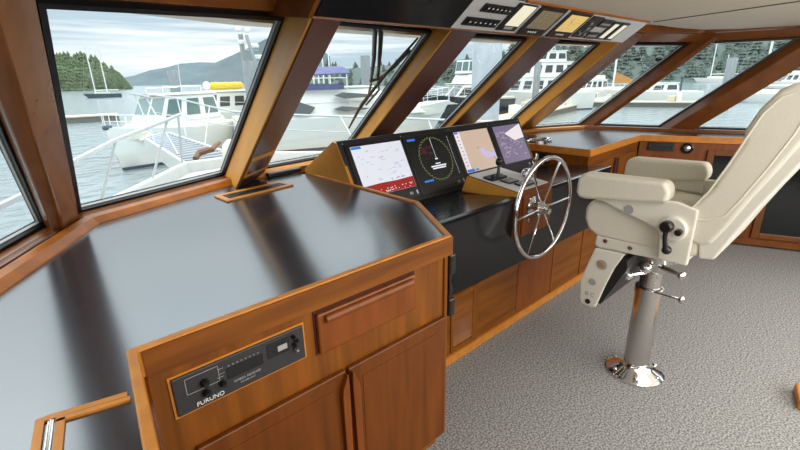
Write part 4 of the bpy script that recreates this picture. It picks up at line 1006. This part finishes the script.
# dark hulled trawler
def ex4(t):
    mb = MB(); mb.frame = None
    q = frustum(mb, -2.2, .2, 1.0, 4.0, -2.1, .0, .95, 5.1); cb = mb.build('flybridge', M['white'], t)
    for sd in ('s', 'p', 'f'):
        for i in range(3 if sd != 'f' else 2):
            k = 3 if sd != 'f' else 2; mb = MB(); mb.panel(q[sd], i/k+.04, (i+1)/k-.04, .2, .88, .012, .03); mb.build('window', M['boat_glass'], cb)
    mb = MB(); mb.tube([(-1.2, 0, 5.1), (-1.2, 0, 6.0)], .05, 6); mb.build('mast', M['white'], t)
b4 = at_px(462, 110, 41)
boat('dark blue hulled motor yacht with white cabin beyond the third front window', (b4.x, b4.y), math.radians(176), 11, 3.8, 2.5, 1.7, 'hull_navy',
     [(-3.4, 2.6, 1.6, 1.7, -3.3, .9, 1.4, 3.1, 3, 2, 'boat_glass_dark', .35, .8), (-3.0, .5, 1.3, 3.1, -2.9, .0, 1.15, 3.9, 0, 0, 'boat_glass_dark', .3, .8, False)], name='motor_yacht', extra=ex4)
# triple decked white yacht
def ex5(t):
    for x, y_, h in ((-2.5, .4, 9.5), (1.2, -.2, 8.0)):
        mb = MB(); mb.tube([(x, y_, 4.5), (x, y_, h)], .09, 6); mb.build('mast', M['galv'], t)
b5 = at_px(528, 104, 52)
boat('white multi deck yacht with rows of windows beyond the fourth front window', (b5.x, b5.y), math.radians(150), 14, 4.4, 2.4, 1.8, 'white',
     [(-5, 3.4, 1.9, 1.8, -4.9, 2.8, 1.8, 3.5, 6, 3, 'boat_glass_dark', .3, .8), (-4.5, 2.0, 1.6, 3.5, -4.4, 1.4, 1.45, 5.0, 5, 3, 'boat_glass_dark', .3, .8), (-3.5, 0, 1.3, 5.0, -3.4, -.5, 1.2, 6.1, 3, 2, 'boat_glass_dark', .3, .8)], name='motor_yacht', extra=ex5)
# boats along the starboard dock
b6 = at_px(650, 95, 64)
def ex6(t):
    mb = MB(); mb.box(-2.5, -.8, -1.1, 1.1, 3.5, 3.6); mb.tube([(-2.4, -1, 1.6), (-2.4, -1, 3.5)], .04, 5); mb.tube([(-.9, -1, 1.6), (-.9, -1, 3.5)], .04, 5); mb.build('hard_top', M['boot'], t)
    mb = MB(); mb.tube([(-3.4, 0, 1.3), (-3.4, 0, 3.0)], .10, 6); mb.ball((-3.4, 0, 3.1), .22); mb.build('outrigger', M['boot'], t)
boat('long low white boat with dark top lying at the dock beyond the starboard corner post', (b6.x, b6.y), math.radians(130), 11, 3.2, 1.9, 1.4, 'white',
     [(-2.8, 2.4, 1.2, 1.4, -2.6, 1.2, 1.0, 2.5, 3, 2, 'boat_glass_dark', .3, .8)], name='motor_boat', extra=ex6, rail=True)
for k, (px, py, D, hd, L, lab) in enumerate(((588, 92, 74, 160, 9, 'small white cruiser at the far dock beneath the orange sail cover'), (548, 98, 62, 140, 8, 'small white cruiser moored behind the multi deck yacht'), (490, 112, 58, 170, 9, 'white cruiser moored behind the pale sleeved piling'), (795, 72, 120, 110, 9, 'small white boat far off beyond the side window near the seat headrest'))):
    p = at_px(px, py, D)
    boat(lab, (p.x, p.y), math.radians(hd), L, 3.0, 1.8, 1.3, 'white', [(-2.6, 1.8, 1.2, 1.3, -2.5, 1.0, 1.05, 2.9, 4, 2, 'boat_glass_dark', .35, .85), (-2.2, .4, 1.0, 2.9, -2.1, .2, .95, 3.5, 0, 0, 'boat_glass_dark', .3, .8, False)], name='cabin_cruiser')
# sailing boats
def sailboat(label, px, D, masts, hd, L=9.5, cover=None, hullm='white', stays=True):
    p = at_px(px, 90, D)
    t = thing('sailing_boat', label, 'sailboat', (0, 0, 0))
    hull_mb(L, L*.29, L*.14, L*.11).build('hull', M[hullm], t, smooth=True)
    mb = MB(); frustum(mb, -L*.22, L*.2, L*.09, L*.1, -L*.2, L*.15, L*.08, L*.17); mb.build('coach_roof', M['offwhite'], t)
    for x, h, r in masts:
        mb = MB(); mb.tube([(x, 0, L*.1), (x, 0, h)], r, 6); mb.tube([(x, 0, L*.22), (x-L*.32, 0, L*.22)], r*.8, 6); ms = mb.build('mast', M['white'], t)
        if cover: mb = MB(); mb.loft([[(x-.1, -.25, L*.22), (x-.1, .25, L*.22), (x-.05, 0, L*.40)], [(x-L*.32, -.12, L*.22), (x-L*.32, .12, L*.22), (x-L*.32, 0, L*.26)]]); mb.build('sail_cover', M[cover], ms)
        if stays:
            mb = MB()
            for q in ((L*.48, 0, L*.14), (-L*.45, 0, L*.12), (x, L*.13, L*.12), (x, -L*.13, L*.12)): mb.tube([(x, 0, h), q], .02, 4)
            mb.build('rigging', M['steel'], ms)
    put(t, (p.x, p.y), math.radians(hd)); return t
sailboat('dark two masted sailing boat anchored off the wooded point', 101, 165, [(1.6, 15.5, .14), (-1.6, 14.5, .14)], 190, 10, hullm='boot')
sailboat('white sailing boat with orange sail cover beyond the fifth front window', 618, 82, [(.8, 15, .16)], 120, 10, cover='orange')
sailboat('white two masted sailing boat anchored far off by the starboard shore', 713, 190, [(1.5, 13, .15), (-2.5, 9, .12)], 115, 13)
sailboat('white sailing boat with stout stays near the raked starboard window post', 772, 70, [(1.0, 13, .12)], 100, 9)
for i, (px, D, h) in enumerate(((318, 60, 11.0), (323, 63, 11.6), (328, 61, 10.6), (334, 66, 11.2))):
    sailboat('sailing boat whose bare mast rises behind the violet canvas, among its fellows', px, D, [(.5, h-.8*i*.3, .08)], 170, 9, stays=False)['group'] = 'bare masts behind the violet canvas'
# pilings
def piling(px, ytop, D, r, m, label, lean=0):
    top = at_px(px, ytop, D)
    t = thing('piling', label, 'piling', (top.x, top.y, SEA-.4))
    MB().lathe([(r, 0), (r, top.z-SEA+.4), (r*.96, top.z-SEA+.44), (0, top.z-SEA+.46)], (top.x, top.y, SEA-.4), n=18).build('shaft', M[m], t, smooth=True)
    MB().lathe([(r*1.03, 0), (r*1.03, .5), (0, .5)], (top.x, top.y, SEA-.3), n=18).build('waterline_band', M['dock_side'], t)
    return t
piling(172.5, 71, 62, .62, 'pile', 'grey piling standing beyond the cabin cruiser roof')
piling(250, 62, 34, .55, 'pile', 'grey piling at the edge of the first front window beside the radar mast')
piling(365, 56, 48, .50, 'pile', 'grey piling beyond the wiper arms in the second front window')
piling(489, 8, 19.5, .60, 'pile_wrap', 'thick pale sleeved piling standing tall beyond the third front window')
piling(538, 62, 47, .32, 'pile', 'slim grey piling before the multi deck yacht')
piling(733, 58, 95, .75, 'pile', 'pale grey piling off the starboard shore near the two masted sailing boat')
# docks
def dock(name, label, p0, p1, D0, D1, w, h=.55, clutter=0):
    a = at_px(*p0, D0); b = at_px(*p1, D1)
    t = thing(name, label, 'dock', ((a.x+b.x)/2, (a.y+b.y)/2, SEA-.2))
    mb = MB(); bar(mb, a, b, w, SEA+h-.12, SEA+h); mb.build('deck_boards', M['dock'], t)
    mb = MB(); bar(mb, a, b, w*.94, SEA-.2, SEA+h-.12); mb.build('float', M['dock_side'], t)
    r_ = random.Random(p0[0])
    for i in range(clutter):
        f = r_.uniform(.05, .95); c_ = a.lerp(b, f); s_ = r_.uniform(.2, .5); hh = r_.uniform(.3, 1.1)
        mb = MB(); mb.box(c_.x-s_, c_.x+s_, c_.y-s_, c_.y+s_, SEA+h, SEA+h+hh); mb.build('dock_box', M[r_.choice(['white', 'offwhite', 'dock', 'pile'])], t, bevel=.04)
    return t
dock('floating_dock', 'pale boarded floating dock astern of the cabin cruiser', (40, 118), (118, 116), 58, 58, 2.6, .7)
dock('floating_dock', 'pale cluttered dock alongside the dark blue hulled yacht', (392, 112), (452, 100), 36, 62, 2.6, .6, 14)
dock('floating_dock', 'pale dock with boxes before the multi deck yacht', (490, 118), (600, 99), 34, 70, 2.4, .6, 16)
dock('floating_dock', 'low dock running out beside the long low white boat', (560, 99), (730, 94), 60, 60, 2.2, .6, 6)

# ---- land: wooded point, hills, starboard shore
def ridge(name, pts, base_d, m, depth=60, seed=1, rough=.25):
    """pts: (px, top py, distance)"""
    r_ = random.Random(seed); rings = []
    for px, py, D in pts:
        tp = at_px(px, py, D); lo_ = Vector((tp.x, tp.y, 0)); dr_ = Vector((tp.x, tp.y, 0)).normalized()
        h = max(1.0, tp.z-SEA)
        ring = []
        for k, f in enumerate((0, .10, .4, .75, 1.0, .8, 0)):
            o = (-depth, -depth*.9, -depth*.55, -depth*.2, 0, depth*.4, depth)[k]
            q = lo_+dr_*o; ring.append((q.x, q.y, SEA-.6+h*f*(1+r_.uniform(-rough, rough)*(.3 if 0 < k < 6 else 0))))
        rings.append(ring)
    mb = MB().loft(rings, cap=True, closed=True)
    return struct(mb.build(name, m, smooth=True))
import itertools
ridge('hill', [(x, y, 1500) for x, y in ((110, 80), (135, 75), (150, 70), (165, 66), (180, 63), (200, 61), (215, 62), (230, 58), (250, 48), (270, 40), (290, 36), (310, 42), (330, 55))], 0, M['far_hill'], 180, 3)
ridge('wooded_point', [(-60, 58, 470), (10, 60, 470), (55, 62, 470), (80, 64, 480), (100, 69, 490), (115, 76, 500), (128, 83, 515), (133, 86, 520)], 0, M['hill'], 50, 4)
ridge('wooded_shore', [(290, 66, 420), (330, 68, 380), (360, 66, 330), (400, 62, 300), (440, 60, 280), (480, 58, 270), (520, 54, 260), (560, 50, 255), (600, 45, 250), (650, 42, 250), (700, 42, 250), (760, 42, 250), (830, 42, 250), (900, 44, 250)], 0, M['hill'], 55, 5)

# conifers: a few shapes, then individual copies
def conifer_tree(seed, m):
    r_ = random.Random(seed); t = thing('conifer_tree', 'conifer', 'tree', (0, 0, 0))
    mb = MB(); H_ = 1.0
    layers = 7
    for k in range(layers):
        f = k/layers; z0 = .10+.86*f; rad = .20*(1-f)**.8+.02; hgt = .26*(1-f*.5); n = 9
        ring = [(rad*(1 if j % 2 else .62)*r_.uniform(.75, 1.15)*math.cos(2*PI*j/(2*n)), rad*(1 if j % 2 else .62)*r_.uniform(.75, 1.15)*math.sin(2*PI*j/(2*n)), z0-.03*(j % 2)+r_.uniform(-.02, .02)) for j in range(2*n)]
        tipv = mb.bm.verts.new((r_.uniform(-.01, .01), r_.uniform(-.01, .01), min(1.0, z0+hgt))); vs = [mb.bm.verts.new(p) for p in ring]
        for j in range(2*n): mb.bm.faces.new((vs[j], vs[(j+1) % (2*n)], tipv))
        mb.bm.faces.new(vs[::-1])
    mb.build('foliage', m, t)
    MB().lathe([(.018, 0), (.012, .4), (0, .5)], (0, 0, 0), n=6).build('trunk', M['bark'], t)
    return t
protos = {'leaf': [conifer_tree(i, M['leaf']) for i in range(3)], 'leaf2': [conifer_tree(10+i, M['leaf2']) for i in range(3)]}
used = set()
def plant(kind, x, y, z_, h, rz, label, group, wide=1.0):
    src = random.choice(protos[kind])
    if src.name not in used: used.add(src.name); t = src
    else: t = copy_tree(src)
    t.location = (x, y, z_); t.scale = (h*wide, h*wide, h); t.rotation_euler = (0, 0, rz); t['label'] = label; t['group'] = group
rt = random.Random(11)
def ground_z(D, H_): return 0
# on the wooded point
topline = [(-20, 44), (52, 46), (62, 50), (72, 52), (82, 51), (92, 55), (102, 60), (112, 66), (122, 76), (130, 84)]
def interp(tab, x):
    for (a, b), (c, d) in zip(tab, tab[1:]):
        if a <= x <= c: return b+(d-b)*(x-a)/(c-a)
    return tab[-1][1]
for row, (D, f0, f1) in enumerate(((418, 0.0, .62), (440, .25, .82), (468, .5, 1.0))):
    for i in range(30):
        px = 44+i*2.95+rt.uniform(-1.2, 1.2)
        if px > 131: continue
        top = at_px(px, interp(topline, px)+rt.uniform(-2, 3.5), D); hz = SEA+(top.z-SEA)*f1; base = SEA+(top.z-SEA)*f0*.8-1
        h = max(5, hz-base)*rt.uniform(.9, 1.06)
        plant('leaf', top.x, top.y, base, h, rt.uniform(0, 6), 'green conifer in the wood on the point beyond the anchored dark sailing boat', 'conifers on the wooded point', rt.uniform(1.2, 1.7)*min(1.6, 22/h) if h < 22 else rt.uniform(1.0, 1.4))
topl2 = [(300, 64), (330, 60), (350, 62), (380, 60), (400, 56), (440, 50), (480, 48), (520, 42), (560, 38), (600, 34), (650, 30), (700, 28), (800, 28), (900, 30)]
for row, (D, f0, f1) in enumerate(((205, 0.0, .40), (218, .22, .62), (232, .45, .82), (248, .66, 1.0))):
    for i in range(54):
        px = 318+i*9.4+(row % 2)*4.5+rt.uniform(-6, 6)
        DD = D*(1+max(0, (470-px))/300)*rt.uniform(.97, 1.03)
        top = at_px(px, interp(topl2, px)+rt.uniform(-2, 3), DD); hz = SEA+(top.z-SEA)*f1; base = SEA+(top.z-SEA)*f0-1
        base += rt.uniform(-.08, .08)*(top.z-SEA); h = max(5, hz-base)*rt.uniform(.7, 1.2)
        plant('leaf2', top.x, top.y, base, h, rt.uniform(0, 6), 'grey green conifer in the dense wood along the starboard shore', 'conifers along the starboard shore', rt.uniform(1.7, 2.5))
